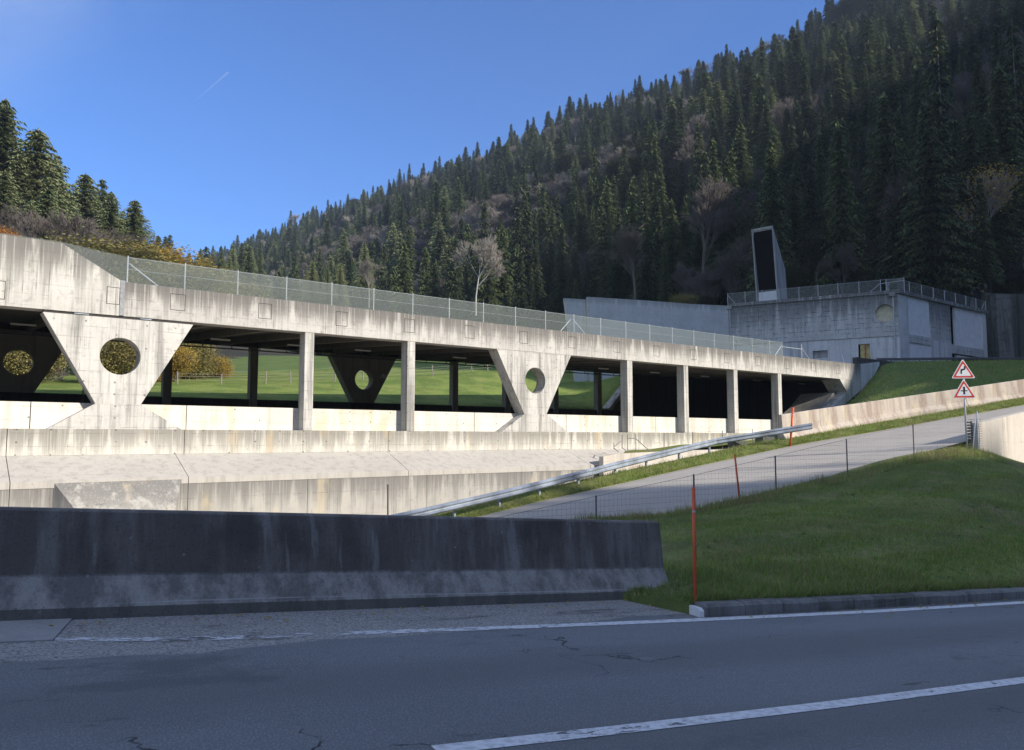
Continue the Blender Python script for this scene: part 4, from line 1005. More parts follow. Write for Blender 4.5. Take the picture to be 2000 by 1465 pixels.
MB().tube((xs_[-3] - .05, .1, zf0 + 1.0), (xs_[-3] - 1.3, .1, zf0), .035, 5).build('brace', M['steelwhite'], RF, FL)
MB().tube((xs_[0] + .05, .1, zf0 + 1.2), (xs_[0] + 1.0, .1, zf0), .035, 5).build('brace', M['steelwhite'], RF, FL)
fx = np.linspace(0, RX + .4, 9)
for x in fx[1:]: MB().tube((x, .1, ZW), (x, .1, zf0 + 1.5), .045, 6).build('post', M['steelwhite'], RF, FRt)
b = MB(); b.add([(.1, .12, zf0), (RX + .4, .12, zf0), (RX + .4, .12, zf0 + 1.45), (.1, .12, zf0 + 1.45)], [(0, 1, 2, 3)]); b.build('mesh', M['chain_bld'], RF, FRt)
MB().tube((0, .1, zf0 + 1.45), (RX + .4, .1, zf0 + 1.45), .018, 5).build('top_wire', M['steelwhite'], RF, FRt)
MB().tube((RX - .1, .1, zf0 + 1.1), (RX - 1.2, .1, zf0), .035, 5).build('brace', M['steelwhite'], RF, FRt)
# small capped vent pipe
b = MB().tube((xs_[-3] + .8, .5, zf0 - .05), (xs_[-3] + .8, .5, zf0 + .8), .16, 10); b.tube((xs_[-3] + .8, .5, zf0 + .82), (xs_[-3] + .8, .5, zf0 + 1.0), .24, 10)
tag(b.build('vent_pipe', M['cowl'], frame=FL), 'short capped vent pipe at the corner of the building roof', 'vent')

# old stone wall right of the building
SW = at(1930, 700, 113); SF = Matrix.Translation((SW.x, SW.y, 0)) @ Matrix.Rotation(R(8), 4, 'Z')
b = MB().box(0, 60, 0, .8, 9, at(1950, 572, 113).z)
o = b.build('stone_wall', M['stone'], frame=SF); tag(o, 'old dark mossy wall to the right of the service building', 'wall')
xq = (at(1972, 600, 112).x - at(1930, 600, 112).x)
tag(MB().box(xq * .0 + .6, xq, -1.4, -.01, 9, at(1950, 578, 113).z).build('wall_buttress', M['butt'], frame=SF), 'pale square buttress against the dark wall beside the building', 'buttress')

# ------------------------------------------------------------------ retaining wall at the right of the mound
a0 = at(1912, 826, 32.4); a1 = at(2000, 805, 34.6); dd = (a1 - a0)
ang = math.atan2(dd.y, dd.x); TF = Matrix.Translation((a0.x, a0.y, 0)) @ Matrix.Rotation(ang, 4, 'Z'); hl = Vector((dd.x, dd.y, 0)).length
sl_ = dd.z / hl
b = MB().prism([(0, -4), (30, -4), (30, a0.z + sl_ * 30), (0, a0.z)], 0, .35)
tag(b.build('retaining_wall', M['retain'], frame=TF), 'sunlit pale concrete retaining wall behind the right side of the grass bank', 'wall')
# ground beyond it
rows = [[(x, y, z) for x, z in ((-1, -3.5), (10, -3.5), (30, -3.5))] for y in (-16, -8, -.001)]
struct(MB().grid(rows).build('hollow_ground', M['mound'], frame=TF))

# ------------------------------------------------------------------ wire fence on the bank
WFn = empty('wire_fence', 'thin field wire fence on dark iron posts along the crest of the grass bank', 'fence', loc=fpos[2])
tops = [at(1164, 968, 20.9), at(1355, 927, 22.9), at(1514, 890, 24.9), at(1653, 857, 27.2), at(1783, 829, 29.6), at(1896, 808, 31.9)]
lefts = [tops[0] + (tops[0] - tops[1]) * k for k in (1, 2)]
for p in [lefts[0]] + tops[:5]:
    MB().tube((p.x, p.y, p.z - 1.5), (p.x, p.y, p.z), .024, 6).build('post', M['iron'], WFn, ID)
for a, c in zip([lefts[0]] + tops, tops):
    d = Vector((c.x - a.x, c.y - a.y, 0)); fr_ = Matrix.Translation((a.x, a.y, a.z)) @ Matrix.Rotation(math.atan2(d.y, d.x), 4, 'Z'); L = d.length; dz = c.z - a.z
    # sheared panel that follows the slope
    fr_ = fr_ @ Matrix(((1, 0, 0, 0), (0, 1, 0, 0), (0, 0, 1, 0), (0, 0, 0, 1)))
    MB().add([(0.0, 0, -1.28), (L, 0, dz - 1.28), (L, 0, dz - .02), (0, 0, -.02)], [(0, 1, 2, 3)]).build('wire_mesh', M['field_wire'], WFn, fr_)
    MB().tube((0, 0, -.02), (L, 0, dz - .02), .006, 4).build('top_wire', M['iron'], WFn, fr_)
# end post with stay and twisted wire ends
p = tops[5]
MB().tube((p.x + .25, p.y, p.z - 1.55), (p.x + .25, p.y, p.z + .10), .035, 8).build('end_post', M['steelwhite'], WFn, ID)
MB().tube((p.x - .35, p.y - .6, p.z - 1.55), (p.x + .2, p.y - .02, p.z - .02), .022, 6).build('stay', M['steelwhite'], WFn, ID)
b = MB()
for k in range(12):
    z = p.z - .25 - k * .1; b.tube((p.x - .12, p.y, z), (p.x + .42, p.y, z + .02), .012, 4)
b.build('wire_ends', M['iron'], WFn, ID)
# narrow slatted screen beside the end post
gx = at(1894, 878, 32.6); gz = at(1894, 822, 32.6).z; b = MB()
for k in range(10): b.box(-.10, .12, 0, .03, (gz - gx.z) * (k + .15) / 10, (gz - gx.z) * (k + .72) / 10)
b.box(-.125, -.10, -.02, .05, -.1, gz - gx.z); b.box(.12, .145, -.02, .05, -.1, gz - gx.z)
tag(b.build('slatted_screen', M['stone'], frame=Matrix.Translation(gx)), 'narrow dark slatted screen between the sign post and the retaining wall', 'screen')

# ------------------------------------------------------------------ snow poles
def pole(name, top, bot, Y, r_, label, dark_tip=None):
    a = at(*bot, Y); c = at(*top, Y)
    e = empty(name, label, 'pole', loc=a, group='orange snow poles')
    MB().tube(a - Vector((0, 0, .15)), c, r_, 10).build('shaft', M['orange'] if name != 'x' else M['red'], e, ID, smooth=True)
    if dark_tip: MB().tube(c, at(*dark_tip, Y), r_ * .35, 8).build('tip', M['iron'], e, ID)
    m = a.lerp(c, .80); n2 = a.lerp(c, .815)
    MB().tube(m, n2, r_ * 1.04, 10).build('reflective_band', M['steelwhite'], e, ID)
kz = onroad(1358, 1199)
pole('snow_pole', (1354.5, 952), (1358, 1199), kz.y, .021, 'tall orange snow pole in front beside the white kerb end', (1354.5, 926))
pole('snow_pole', (1435, 888), (1445, 973), 24.6, .030, 'slanting thin orange pole behind the wire fence')
pole('snow_pole', (1549, 796), (1543, 868), 38.0, .055, 'orange pole beside the end of the ramp barrier')
tag(MB().tube(at(757.5, 1010, 24), at(757.5, 946, 24), .022, 8).build('rusty_stake', M['rust']), 'thin rusty stake sticking up behind the foreground barrier', 'stake')

# ------------------------------------------------------------------ road signs
sp = at(1889, 884, 31.3); SG = empty('sign_post', 'grey steel sign post carrying two warning triangles on the bank', 'post', loc=sp)
ztop = at(1887, 704, 31.3).z
MB().tube((sp.x, sp.y, sp.z - .3), (sp.x, sp.y, ztop), .035, 10).build('pole', M['steelwhite'], SG, ID, smooth=True)
MB().box(-.06, .06, -.05, .05, -.02, .02).build('clamp', M['steel'], SG, Matrix.Translation((sp.x, sp.y, at(1887, 724, 31.3).z)))
def tri_pts(side, cr_):
    h = side * .866; C_ = [(-side / 2, 0), (side / 2, 0), (0, h)]; out = []
    for i in range(3):
        p0 = Vector(C_[i - 1]); p1 = Vector(C_[i]); p2 = Vector(C_[(i + 1) % 3])
        a = p1 + (p0 - p1).normalized() * cr_ * 1.73; c = p1 + (p2 - p1).normalized() * cr_ * 1.73
        for t in (0, .25, .5, .75, 1): q = a.lerp(p1, t).lerp(p1.lerp(c, t), t); out.append((q.x, q.y))
    return out
def flat(poly, y, th=.003): return MB().prism(poly, y - th, y)
def road_sign(zb_, name, label, symbol):
    fr_ = Matrix.Translation((sp.x - .03, sp.y - .045, zb_)) @ Matrix.Rotation(R(-8), 4, 'Z')
    e = empty(name, label, 'road sign', frame=fr_)
    s_ = .92
    MB().prism(tri_pts(s_, .045), -.0, .02).build('backing', M['white'], e, fr_)
    i1 = [(x, z + .028) for x, z in tri_pts(s_ - .10, .04)]
    flat(i1, -.001).build('red_border', M['red'], e, fr_)
    i2 = [(x, z + .096) for x, z in tri_pts(s_ - .335, .025)]
    flat(i2, -.005).build('white_field', M['white'], e, fr_)
    b = MB()
    for poly in symbol: b.prism(poly, -.012, -.009)
    b.build('symbol', M['signblack'], e, fr_)
M['signblack'] = plain('sign_black', (.02, .02, .022), .5)
h_ = .78
cx = 0
# double bend: up from lower left, right, then up again with an arrow head
bend = [[(-.105, .18), (-.05, .18), (-.05, .30), (-.105, .30)], [(-.105, .30), (-.05, .30), (.0, .325), (.0, .385), (-.07, .385), (-.095, .36)],
        [(0, .325), (.06, .34), (.09, .38), (.09, .40), (.035, .40), (0, .385)], [(.035, .40), (.09, .40), (.09, .47), (.035, .47)], [(.01, .455), (.115, .47), (.085, .52)]]
cross = [[(-.035, .15), (.0, .17), (.035, .15), (.035, .42), (.055, .42), (0, .49), (-.055, .42), (-.035, .42)], [(-.125, .285), (-.036, .285), (-.036, .325), (-.125, .325)], [(.036, .285), (.125, .285), (.125, .325), (.036, .325)]]
road_sign(at(1887, 739, 31.3).z, 'bend_sign', 'upper red bordered triangle sign showing a double bend arrow', bend)
road_sign(at(1887, 778, 31.3).z, 'junction_sign', 'lower red bordered triangle sign showing a priority junction cross', cross)

# ------------------------------------------------------------------ trees
def sprays(n_lv, br_n, H, Rr, rs, shape=.9, start=.08, droop=.35, size=.9, dens=1.0):
    V = []; Fc = []
    def tri(a, b_, c): k = len(V); V.extend([a, b_, c]); Fc.append((k, k + 1, k + 2))
    for l in range(n_lv):
        f = start + (1 - start) * (l + rs.random()) / n_lv
        z = f * H; rad = Rr * ((1 - f) ** shape) * rs.uniform(.72, 1.12) + .16
        if f < .12: rad *= .7 + 2.5 * f
        nb = max(4, int(br_n * (.55 + .6 * (1 - f))))
        a0_ = rs.random() * 6.28
        for k in range(nb):
            if rs.random() < .10: continue
            a = a0_ + 6.283 * k / nb + rs.uniform(-.25, .25); L = rad * rs.uniform(.7, 1.15)
            ca, sa = math.cos(a), math.sin(a); ns = max(2, int(L / size * 2.1 * dens))
            for q in range(ns):
                t = (q + .6) / ns; d = L * t; zz = z + .10 * L - droop * L * t * t + rs.uniform(-.12, .12)
                w = size * (1.05 - .45 * t) * rs.uniform(.7, 1.3)
                px_, py_ = ca * d, sa * d
                for s_ in (-1, 1):
                    oa = a + s_ * rs.uniform(.5, 1.1); ex, ey = math.cos(oa) * w, math.sin(oa) * w
                    tri((px_ - ca * w * .35, py_ - sa * w * .35, zz + .02), (px_ + ca * w * .4, py_ + sa * w * .4, zz - .04 * w), (px_ + ex, py_ + ey, zz - w * rs.uniform(.45, 1.15)))
                tri((px_ - sa * w * .2, py_ + ca * w * .2, zz), (px_ + sa * w * .2, py_ - ca * w * .2, zz), (px_ + ca * w * .7, py_ + sa * w * .7, zz - w * rs.uniform(.2, .9)))
    for k in range(5):
        a = k * 1.256; tri((0, 0, H * 1.02), (math.cos(a) * .35, math.sin(a) * .35, H * .955), (math.cos(a + 1) * .35, math.sin(a + 1) * .35, H * .955))
    return V, Fc
def spruce_meshes(seed, H=24, Rr=3.6, lv=30, br=9, **k):
    rs = random.Random(seed); V, Fc = sprays(lv, br, H, Rr, rs, **k)
    c = MB(); c.v = V; c.f = Fc; c.mi = [0] * len(Fc)
    t = MB(); t.tube((0, 0, -2.5), (0, 0, H * .5), .30, 7, r2=.17); t.tube((0, 0, H * .5), (0, 0, H * .98), .17, 6, r2=.02)
    return c, t
def bare(seed, H=17, spread=.55, levels=5, thick=.22, twig=.03, leaf=0, leafsize=.28, first=.28, nsp=(3, 5)):
    rs = random.Random(seed); t = MB(); lv = MB(); tw = MB()
    def leafq(p):
        for _ in range(leaf):
            o = Vector((rs.uniform(-1, 1), rs.uniform(-1, 1), rs.uniform(-1, 1))) * .85; c = p + o; s_ = leafsize * rs.uniform(.6, 1.4)
            a = Vector((rs.uniform(-1, 1), rs.uniform(-1, 1), rs.uniform(-.6, .6))).normalized() * s_; b_ = a.cross(Vector((rs.uniform(-1, 1), rs.uniform(-1, 1), 1))).normalized() * s_ * .8
            lv.add([c - a, c + b_, c + a, c - b_], [(0, 1, 2, 3)])
    def grow(p, d, L, r_, lev):
        segs = 3 if lev < 3 else 2; tgt = t if lev < 2 else tw
        for i in range(segs):
            d2 = (d + Vector((rs.uniform(-.14, .14), rs.uniform(-.14, .14), rs.uniform(-.04, .12)))).normalized(); q = p + d2 * (L / segs); r2 = r_ * (.80 if lev else .86)
            tgt.tube(p, q, max(r_, twig), 5 if lev < 2 else 3, r2=max(r2, twig * .8), cap=False)
            if lev > 0 and i > 0 or (lev == 0 and i >= 1):
                if lev < levels:
                    for _ in range(rs.randint(1, 2)):
                        a = rs.uniform(0, 6.28); o = d2.orthogonal().normalized(); o.rotate(Matrix.Rotation(a, 3, d2)); nd = (d2 + o * rs.uniform(spread * .7, spread * 1.6)).normalized()
                        grow(q, nd, L * rs.uniform(.42, .68), r2 * .5, lev + 1)
            p, d, r_ = q, d2, r2
        if lev < levels:
            for _ in range(rs.randint(*nsp)):
                a = rs.uniform(0, 6.28); o = d.orthogonal().normalized(); o.rotate(Matrix.Rotation(a, 3, d)); nd = (d + o * rs.uniform(spread * .35, spread * 1.1) + Vector((0, 0, .10))).normalized()
                grow(p, nd, L * rs.uniform(.5, .75), r_ * .62, lev + 1)
        elif leaf: leafq(p)
    t.tube((0, 0, -2), (0, 0, 0), thick * 1.15, 6, r2=thick, cap=False)
    grow(Vector((0, 0, 0)), Vector((0, 0, 1)), H * first, thick, 0)
    return t, tw, lv
KIND = {}
def mk_kind(key, parts):      # parts: [(part name, MB, material)]
    KIND[key] = [(n_, b_.mesh(key + '_' + n_, m_), m_) for n_, b_, m_ in parts if b_.f]
for i in range(4):
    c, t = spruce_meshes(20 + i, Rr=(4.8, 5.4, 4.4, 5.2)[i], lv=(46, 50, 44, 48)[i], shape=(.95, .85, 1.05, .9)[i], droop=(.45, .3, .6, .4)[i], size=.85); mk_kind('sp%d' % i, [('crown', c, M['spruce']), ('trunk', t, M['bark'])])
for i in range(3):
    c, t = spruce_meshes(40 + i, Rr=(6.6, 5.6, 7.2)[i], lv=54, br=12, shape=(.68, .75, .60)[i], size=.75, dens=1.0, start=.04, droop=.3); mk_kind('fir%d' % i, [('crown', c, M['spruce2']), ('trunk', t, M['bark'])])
for i in range(3):
    t, tw, l_ = bare(60 + i, H=(17, 18, 16)[i], spread=(.5, .62, .45)[i], levels=4, twig=.019, nsp=(4, 5)); mk_kind('ba%d' % i, [('trunk', t, M['twig']), ('crown', tw, M['twig'])])
t, tw, l_ = bare(71, H=19, spread=.62, levels=4, twig=.024, thick=.2, nsp=(4, 5)); mk_kind('pale', [('trunk', t, M['palebark']), ('crown', tw, M['paletwig'])])
t, tw, l_ = bare(72, H=19, spread=.42, levels=3, twig=.03, thick=.16, leaf=4, leafsize=.10); mk_kind('birch', [('trunk', t, M['palebark']), ('crown', tw, M['paletwig']), ('leaves', l_, M['leafy'])])
c, t = spruce_meshes(49, Rr=3.4, lv=22, br=8, start=.55, shape=.7, size=.8); mk_kind('stem', [('crown', c, M['spruce']), ('trunk', t, M['palebark'])])
for i, (lm, lf) in enumerate((('leafy', 6), ('leafg', 6), ('leafr', 5), ('leafd', 7))):
    t, tw, l_ = bare(80 + i, H=11, spread=.75, levels=4, twig=.025, thick=.15, leaf=int(lf * 2.2), leafsize=.062, first=.22); mk_kind('au%d' % i, [('trunk', t, M['twig']), ('crown', tw, M['twig']), ('leaves', l_, M[lm])])
t, tw, l_ = bare(91, H=7, spread=.8, levels=4, twig=.018, thick=.07, first=.2, nsp=(4, 6)); mk_kind('shrub', [('stems', t, M['twig']), ('twigs', tw, M['twig'])])
HT = {}
for k, ps_ in KIND.items():
    HT[k] = max(float(np.array([v.co.z for v in me.vertices]).max()) for _, me, _m in ps_)

def tree(kind, x, y, z, h, name, label, cat='tree', group=None, rz=None, wide=1.0, override=None):
    s_ = h / HT[kind]; rz = rnd.uniform(0, 6.28) if rz is None else rz
    fr_ = Matrix.Translation((x, y, z)) @ Matrix.Rotation(rz, 4, 'Z') @ Matrix.Diagonal((s_ * wide, s_ * wide, s_, 1))
    e = bpy.data.objects.new(name, None); add(e, None, fr_); tag(e, label, cat, group)
    for n_, me, m_ in KIND[kind]:
        o = bpy.data.objects.new(n_, me); S.collection.objects.link(o); o.parent = e
        if override and n_ in override: o.material_slots[0].link = 'OBJECT'; o.material_slots[0].material = override[n_]
    return e
def ptree(kind, px, py, Y, h=None, base=None, name='spruce', label='', cat='tree', group=None, **k):
    top = at(px, py, Y); bz = terrain(top.x, top.y) if base is None else at(px, base, Y).z
    hh = top.z - bz if h is None else h
    return tree(kind, top.x, top.y, top.z - hh, hh, name, label, cat, group, **k)

for k in range(16):      # young spruces on the crest to the right, outside the picture: they fray the edge of the shade
    h_ = rnd.uniform(20, 41); g_ = 110 + rnd.uniform(-1.5, 1.5)
    tree('sp%d' % rnd.randint(0, 3), .879 * g_ + .477 * h_, -.477 * g_ + .879 * h_, interp(h_, CT) + 56.0, rnd.uniform(1.6, 4.2), 'young_spruce', 'young spruce on the crest of the mountain to the right', group='young spruces on the crest')

# trees one can pick out
ptree('pale', 930, 446, 160, 16.5, name='bare_tree', label='pale sunlit bare tree at the foot of the dark forest, left of centre')
ptree('ba0', 1238, 430, 126, 15, name='bare_tree', label='bare spreading tree standing behind the grey wing wall')
ptree('ba1', 722, 505, 190, 11, name='bare_tree', label='small grey brown bare tree behind the gallery fence', override=dict(trunk=M['paletwig'], crown=M['paletwig']))
ptree('birch', 1885, 318, 118, 21, name='birch', label='thin pale birch with a few yellow leaves above the service building')
ptree('ba2', 1640, 470, 124, 11, name='bare_tree', label='slim bare tree just right of the ventilation tower')
ptree('ba0', 1370, 345, 150, 24, name='bare_tree', label='tall thin bare tree among spruces left of the ventilation tower')
ptree('stem', 1975, 30, 128, 50, name='tall_spruce', label='very tall spruce with a long bare pale trunk at the right edge of the forest', wide=.75)
ptree('stem', 1828, 20, 136, 52, name='tall_spruce', label='very tall spruce with a bare pale trunk rising left of the birch', wide=.8)
ptree('ba1', 1755, 330, 122, 20, name='bare_tree', label='pair of slim pale stems above the building roof corner', wide=.5, override=dict(trunk=M['palebark']))
for px, py, Y, h, k_, nm, lb in ((640, 512, 200, 14, 'fir1', 'spruce', 'small bright spruce behind the gallery fence, leftmost of the sunlit trio'),
    (664, 512, 205, 13, 'fir0', 'spruce', 'small bright spruce, middle of the sunlit trio behind the fence'), (610, 508, 200, 12, 'fir2', 'spruce', 'narrow small green spruce left of the sunlit trio'),
    (712, 470, 220, 17, 'fir0', 'spruce', 'broad sunlit spruce above the small grey bare tree')):
    ptree(k_, px, py, Y, h, name=nm, label=lb)
# left hillside firs, individually placed
L_ = [(12, 190, 135, 29, 'fir0'), (75, 248, 132, 27, 'fir2'), (38, 290, 128, 22, 'fir1'), (112, 300, 140, 22, 'fir1'), (168, 336, 150, 23, 'fir2'), (200, 348, 158, 22, 'fir1'), (218, 372, 146, 18, 'fir0'), (264, 388, 150, 17, 'fir2'), (10, 330, 118, 18, 'fir2'), (135, 370, 142, 18, 'fir0'), (95, 345, 124, 18, 'fir1'), (240, 410, 156, 15, 'fir1'), (60, 390, 118, 14, 'fir0')]
for i, (px, py, Y, h, k_) in enumerate(L_):
    ptree(k_, px, py, Y, h, name='fir', label='broad grey green fir on the sunny left hillside above the gallery', group='firs on the left hillside', wide=1.35)
for i, (px, py, Y, h, k_) in enumerate([(345, 486, 330, 17, 'sp0'), (370, 492, 300, 16, 'sp1'), (392, 484, 280, 17, 'fir0'), (290, 480, 260, 12, 'sp2'), (432, 478, 320, 20, 'sp1'), (455, 474, 300, 20, 'fir1'), (472, 472, 310, 20, 'sp3'), (490, 480, 280, 17, 'fir0'), (508, 470, 290, 19, 'sp2'), (448, 500, 250, 14, 'fir2'), (415, 496, 300, 15, 'sp0')]):
    ptree(k_, px, py, Y, h, name='spruce', label='spruce in the notch of the valley behind the left end of the fence', group='spruces in the valley notch')
# autumn shrubs and thickets above the gallery at the left
ptree('au2', 18, 438, 62, 5.5, name='orange_bush', label='bright orange and yellow bush peeking over the tall left wall', cat='bush')
sh = 'bare reddish brown thicket below the firs on the left hillside'
for px, py, Y, h in ((20, 400, 108, 10), (60, 415, 100, 10), (105, 420, 104, 10), (150, 415, 100, 12), (175, 440, 96, 10), (205, 435, 104, 11), (130, 440, 92, 9), (235, 450, 100, 9), (265, 455, 112, 9), (190, 470, 88, 8), (90, 440, 90, 9), (222, 478, 90, 8), (160, 480, 84, 8)):
    ptree('ba%d' % rnd.randint(0, 2), px, py, Y, h + 3, name='bare_bush', label=sh, cat='bush', group='bare thickets on the left hillside', wide=1.25)
for px, py, Y, h, k_, lb in ((285, 474, 100, 15, 'au0', 'large golden leaved tree behind the first fence posts'), (250, 482, 92, 14, 'au1', 'green and yellow leaved tree at the left of the golden tree'),
    (330, 486, 98, 14, 'au0', 'golden orange tree right of the larger golden tree'), (380, 530, 92, 12, 'au1', 'low olive leaved tree behind the second and third fence posts'), (310, 520, 86, 12, 'au1', 'olive brown tree in front of the golden tree'), (420, 560, 96, 9, 'au1', 'small olive bush at the right end of the autumn trees')):
    ptree(k_, px, py - 10, Y, h, name='autumn_tree', label=lb, wide=1.55)
# trees seen through the openings
for px, py, Y, h, k_, lb in ((385, 655, 88, 8, 'au1', 'yellow green tree on the meadow seen through the first opening'), (345, 665, 80, 6.5, 'au0', 'thin yellowing tree seen beside the first V support'), (232, 640, 74, 8, 'au1', 'yellow leaved tree seen through the round hole of the near left support'),
    (425, 690, 92, 5, 'au0', 'small golden bush on the meadow edge'), (30, 640, 70, 9, 'au1', 'brownish tree seen through the far left hole'), (120, 660, 76, 8, 'ba1', 'bare tree beyond the left opening')):
    ptree(k_, px, py, Y, h, name='autumn_tree', label=lb)
for px, py, Y, h, k_ in ((1325, 570, 122, 6, 'au1'), (1375, 575, 122, 4, 'au3'), (1830, 500, 126, 10, 'au1'), (1800, 520, 122, 8, 'au1'), (1850, 490, 124, 9, 'au3'), (1590, 440, 130, 12, 'au3'), (1780, 455, 128, 12, 'au3'), (1930, 470, 124, 9, 'ba1'), (1975, 460, 126, 10, 'ba2'), (1700, 520, 124, 7, 'au3'), (1560, 510, 122, 8, 'au3'), (1990, 520, 120, 7, 'au3'), (1900, 530, 120, 5, 'au3'), (1960, 545, 118, 5, 'au3')):
    ptree(k_, px, py, Y, h, name='forest_edge_shrub', label='dull autumn coloured shrub at the forest edge behind the service building', cat='bush', group='shrubs at the forest edge')

# forest on the right-hand mountain side
def visible(x, y, z, h):
    if y < 20: return False
    px = 1000 + F * x / y; return -60 < px < 2080
rs = random.Random(11); spots = []
p = 116.0
while p < 425:
    r_ = -40.0
    step = 6.8 if p < 230 else 7.6
    while r_ < 950:
        pp = p + rs.uniform(-.45, .45) * step; rr = r_ + rs.uniform(-.45, .45) * step
        x = .7071 * (pp - rr); y = .7071 * (pp + rr)
        r_ += step * (1.0 if rr < 350 else 1.25)
        if not visible(x, y, 0, 0): continue
        s_, n_ = sn(x, y)
        if n_ < 30: 
            if s_ < 100 or pp < 128: continue
        if pp < 128 and x > 5: continue
        z = terrain(x, y)
        bz = fbm(x, y, .03, 1.3) + .55 * fbm(x, y, .08, 4) + (.42 if 130 < pp < 330 and rr > 120 else -.5) + (.3 if pp > 330 and rr < 260 else 0)
        deci = rs.random() < (.80 if bz > .45 else .13)
        spots.append((math.hypot(x, y), x, y, z, deci, pp))
    p += step * .9
spots.sort()
con = [s_ for s_ in spots if not s_[4]]; dec = [s_ for s_ in spots if s_[4]]
NC, ND = 262, 90
for s_ in con[:NC]:
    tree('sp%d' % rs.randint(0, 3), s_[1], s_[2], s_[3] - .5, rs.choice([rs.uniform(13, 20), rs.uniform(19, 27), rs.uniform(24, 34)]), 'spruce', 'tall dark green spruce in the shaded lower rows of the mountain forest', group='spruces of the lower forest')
for s_ in dec[:ND]:
    tree('ba%d' % rs.randint(0, 2), s_[1], s_[2], s_[3] - .5, rs.uniform(12, 18), 'bare_tree', 'leafless grey brown tree among the lower spruces of the mountain forest', group='leafless trees of the lower forest', rz=rs.uniform(0, 6))
rest = con[NC:] + dec[ND:]
kinds = ['sp0', 'sp1', 'sp2', 'sp3', 'ba0', 'ba1', 'au3', 'fir1']
# the instancer reads the geometry of one already planted tree of each kind
LIB = []
for k in kinds:
    names = {me_.name for _, me_, _m in KIND[k]}; found = {}
    for o in S.objects:
        if o.type == 'MESH' and o.data.name in names and o.data.name not in found: found[o.data.name] = o
    LIB.append(list(found.values()))
me = bpy.data.meshes.new('forest_points'); pts = [(s_[1], s_[2], s_[3] - .6) for s_ in rest]
me.from_pydata(pts, [], [])
idx = []; scs = []; rots = []
for s_ in rest:
    if s_[4]: k = rs.choice([4, 5, 4, 5, 4, 5, 6]); h = rs.uniform(11, 17)
    else: k = rs.choice([0, 1, 2, 3, 0, 1, 2, 3, 7, 7]); h = rs.choice([rs.uniform(9, 16), rs.uniform(15, 23), rs.uniform(20, 32)]) * (1 if s_[5] < 330 else .85)
    f = h / HT[kinds[k]]; idx.append(k); w = f * rs.uniform(1.0, 1.5) * (1 if k < 4 else 1.1); scs += [w, w, f]; rots.append(rs.uniform(0, 6.28))
for nm_, ty_, fld, dat in (('idx', 'INT', 'value', idx), ('sc', 'FLOAT_VECTOR', 'vector', scs), ('rot', 'FLOAT', 'value', rots)):
    me.attributes.new(nm_, ty_, 'POINT').data.foreach_set(fld, dat)
fo = bpy.data.objects.new('distant_forest', me); add(fo)
tag(fo, 'far mass of spruces and leafless woods covering the upper mountain side to the ridge', 'forest', kind='stuff')
ng = bpy.data.node_groups.new('forest_instancer', 'GeometryNodeTree')
ng.interface.new_socket('Geometry', in_out='INPUT', socket_type='NodeSocketGeometry'); ng.interface.new_socket('Geometry', in_out='OUTPUT', socket_type='NodeSocketGeometry')
gi = ng.nodes.new('NodeGroupInput'); go = ng.nodes.new('NodeGroupOutput'); jn = ng.nodes.new('GeometryNodeJoinGeometry')
def attr(name, typ):
    a = ng.nodes.new('GeometryNodeInputNamedAttribute'); a.data_type = typ; a.inputs[0].default_value = name; return a.outputs[0]
aI, aS, aR = attr('idx', 'INT'), attr('sc', 'FLOAT_VECTOR'), attr('rot', 'FLOAT')
cx_ = ng.nodes.new('ShaderNodeCombineXYZ'); ng.links.new(aR, cx_.inputs[2])
mp = ng.nodes.new('GeometryNodeMeshToPoints'); ng.links.new(gi.outputs[0], mp.inputs[0])
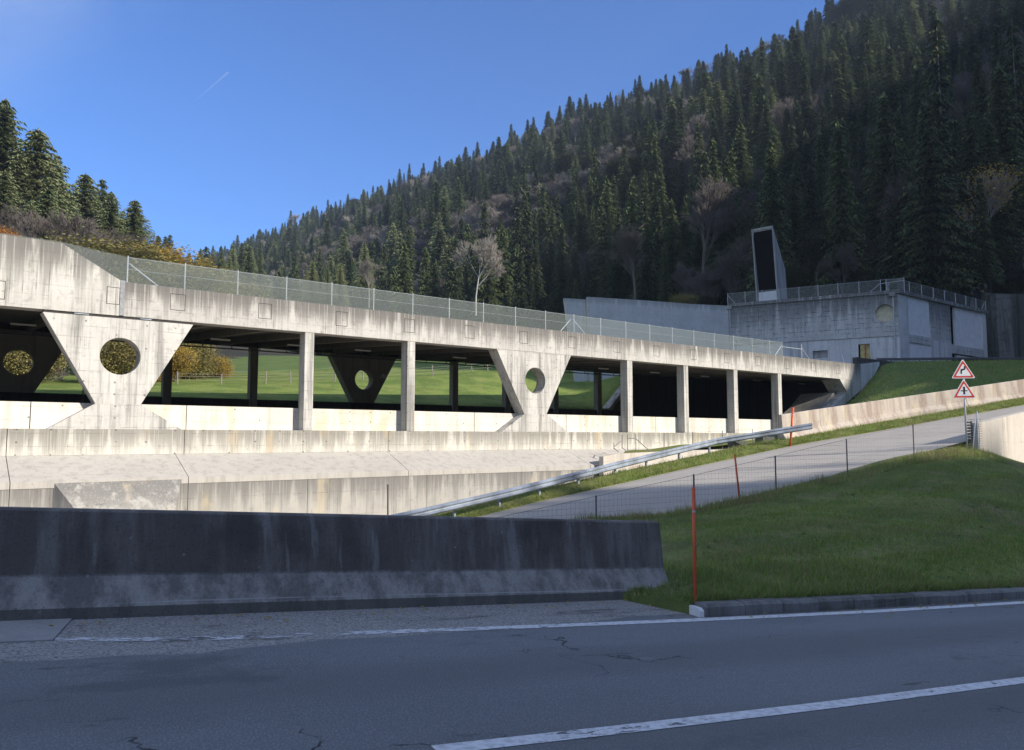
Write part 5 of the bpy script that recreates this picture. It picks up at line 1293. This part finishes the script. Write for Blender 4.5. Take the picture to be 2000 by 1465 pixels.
for k, lo in enumerate(LIB):
    cp = ng.nodes.new('FunctionNodeCompare'); cp.data_type = 'INT'; cp.operation = 'EQUAL'
    ci = [s for s in cp.inputs if s.type == 'INT' and s.enabled] or [cp.inputs[2], cp.inputs[3]]
    ng.links.new(aI, ci[0]); ci[1].default_value = k
    for part in lo:
        oi = ng.nodes.new('GeometryNodeObjectInfo'); oi.inputs['Object'].default_value = part; oi.inputs['As Instance'].default_value = True; oi.transform_space = 'ORIGINAL'
        ip = ng.nodes.new('GeometryNodeInstanceOnPoints'); ng.links.new(mp.outputs[0], ip.inputs['Points']); ng.links.new(cp.outputs[0], ip.inputs['Selection'])
        ng.links.new(oi.outputs['Geometry'], ip.inputs['Instance']); ng.links.new(cx_.outputs[0], ip.inputs['Rotation']); ng.links.new(aS, ip.inputs['Scale'])
        ng.links.new(ip.outputs[0], jn.inputs[0])
ng.links.new(jn.outputs[0], go.inputs[0])
md = fo.modifiers.new('instances', 'NODES'); md.node_group = ng

# ------------------------------------------------------------------ thin valley haze
hz = MB().box(-1500, 1500, -300, 1700, -9.5, 470).build('haze', [])
ht = NT('valley_air'); ht.t.nodes.remove(ht.p)
hv = ht.n('ShaderNodeVolumePrincipled'); hv.inputs['Color'].default_value = (.68, .82, 1, 1); hv.inputs['Density'].default_value = .00018; hv.inputs['Anisotropy'].default_value = .2
ht.l(hv.outputs[0], ht.out.inputs['Volume']); hz.data.materials.append(ht.m)
tag(hz, 'faint bluish haze filling the valley', 'haze', kind='stuff')

# ------------------------------------------------------------------ vapour trails high in the sky
def trail(px0, py0, px1, py1, D, r_, label):
    a = at(px0, py0, D); c = at(px1, py1, D); b = MB(); b.tube(a, c, r_ * .2, 8, r2=r_)
    t = NT('vapour'); t.t.nodes.remove(t.p)
    v = t.n('ShaderNodeVolumePrincipled'); v.inputs['Color'].default_value = (1, 1, 1, 1); v.inputs['Density'].default_value = .012
    t.l(v.outputs[0], t.out.inputs['Volume'])
    tag(b.build('vapour_trail', t.m), label, 'vapour trail')
trail(378, 200, 446, 141, 6000, 9, 'thin white vapour trail high in the blue sky')
print('objects', len(bpy.data.objects), 'rest', len(rest), 'con', len(con), 'dec', len(dec))
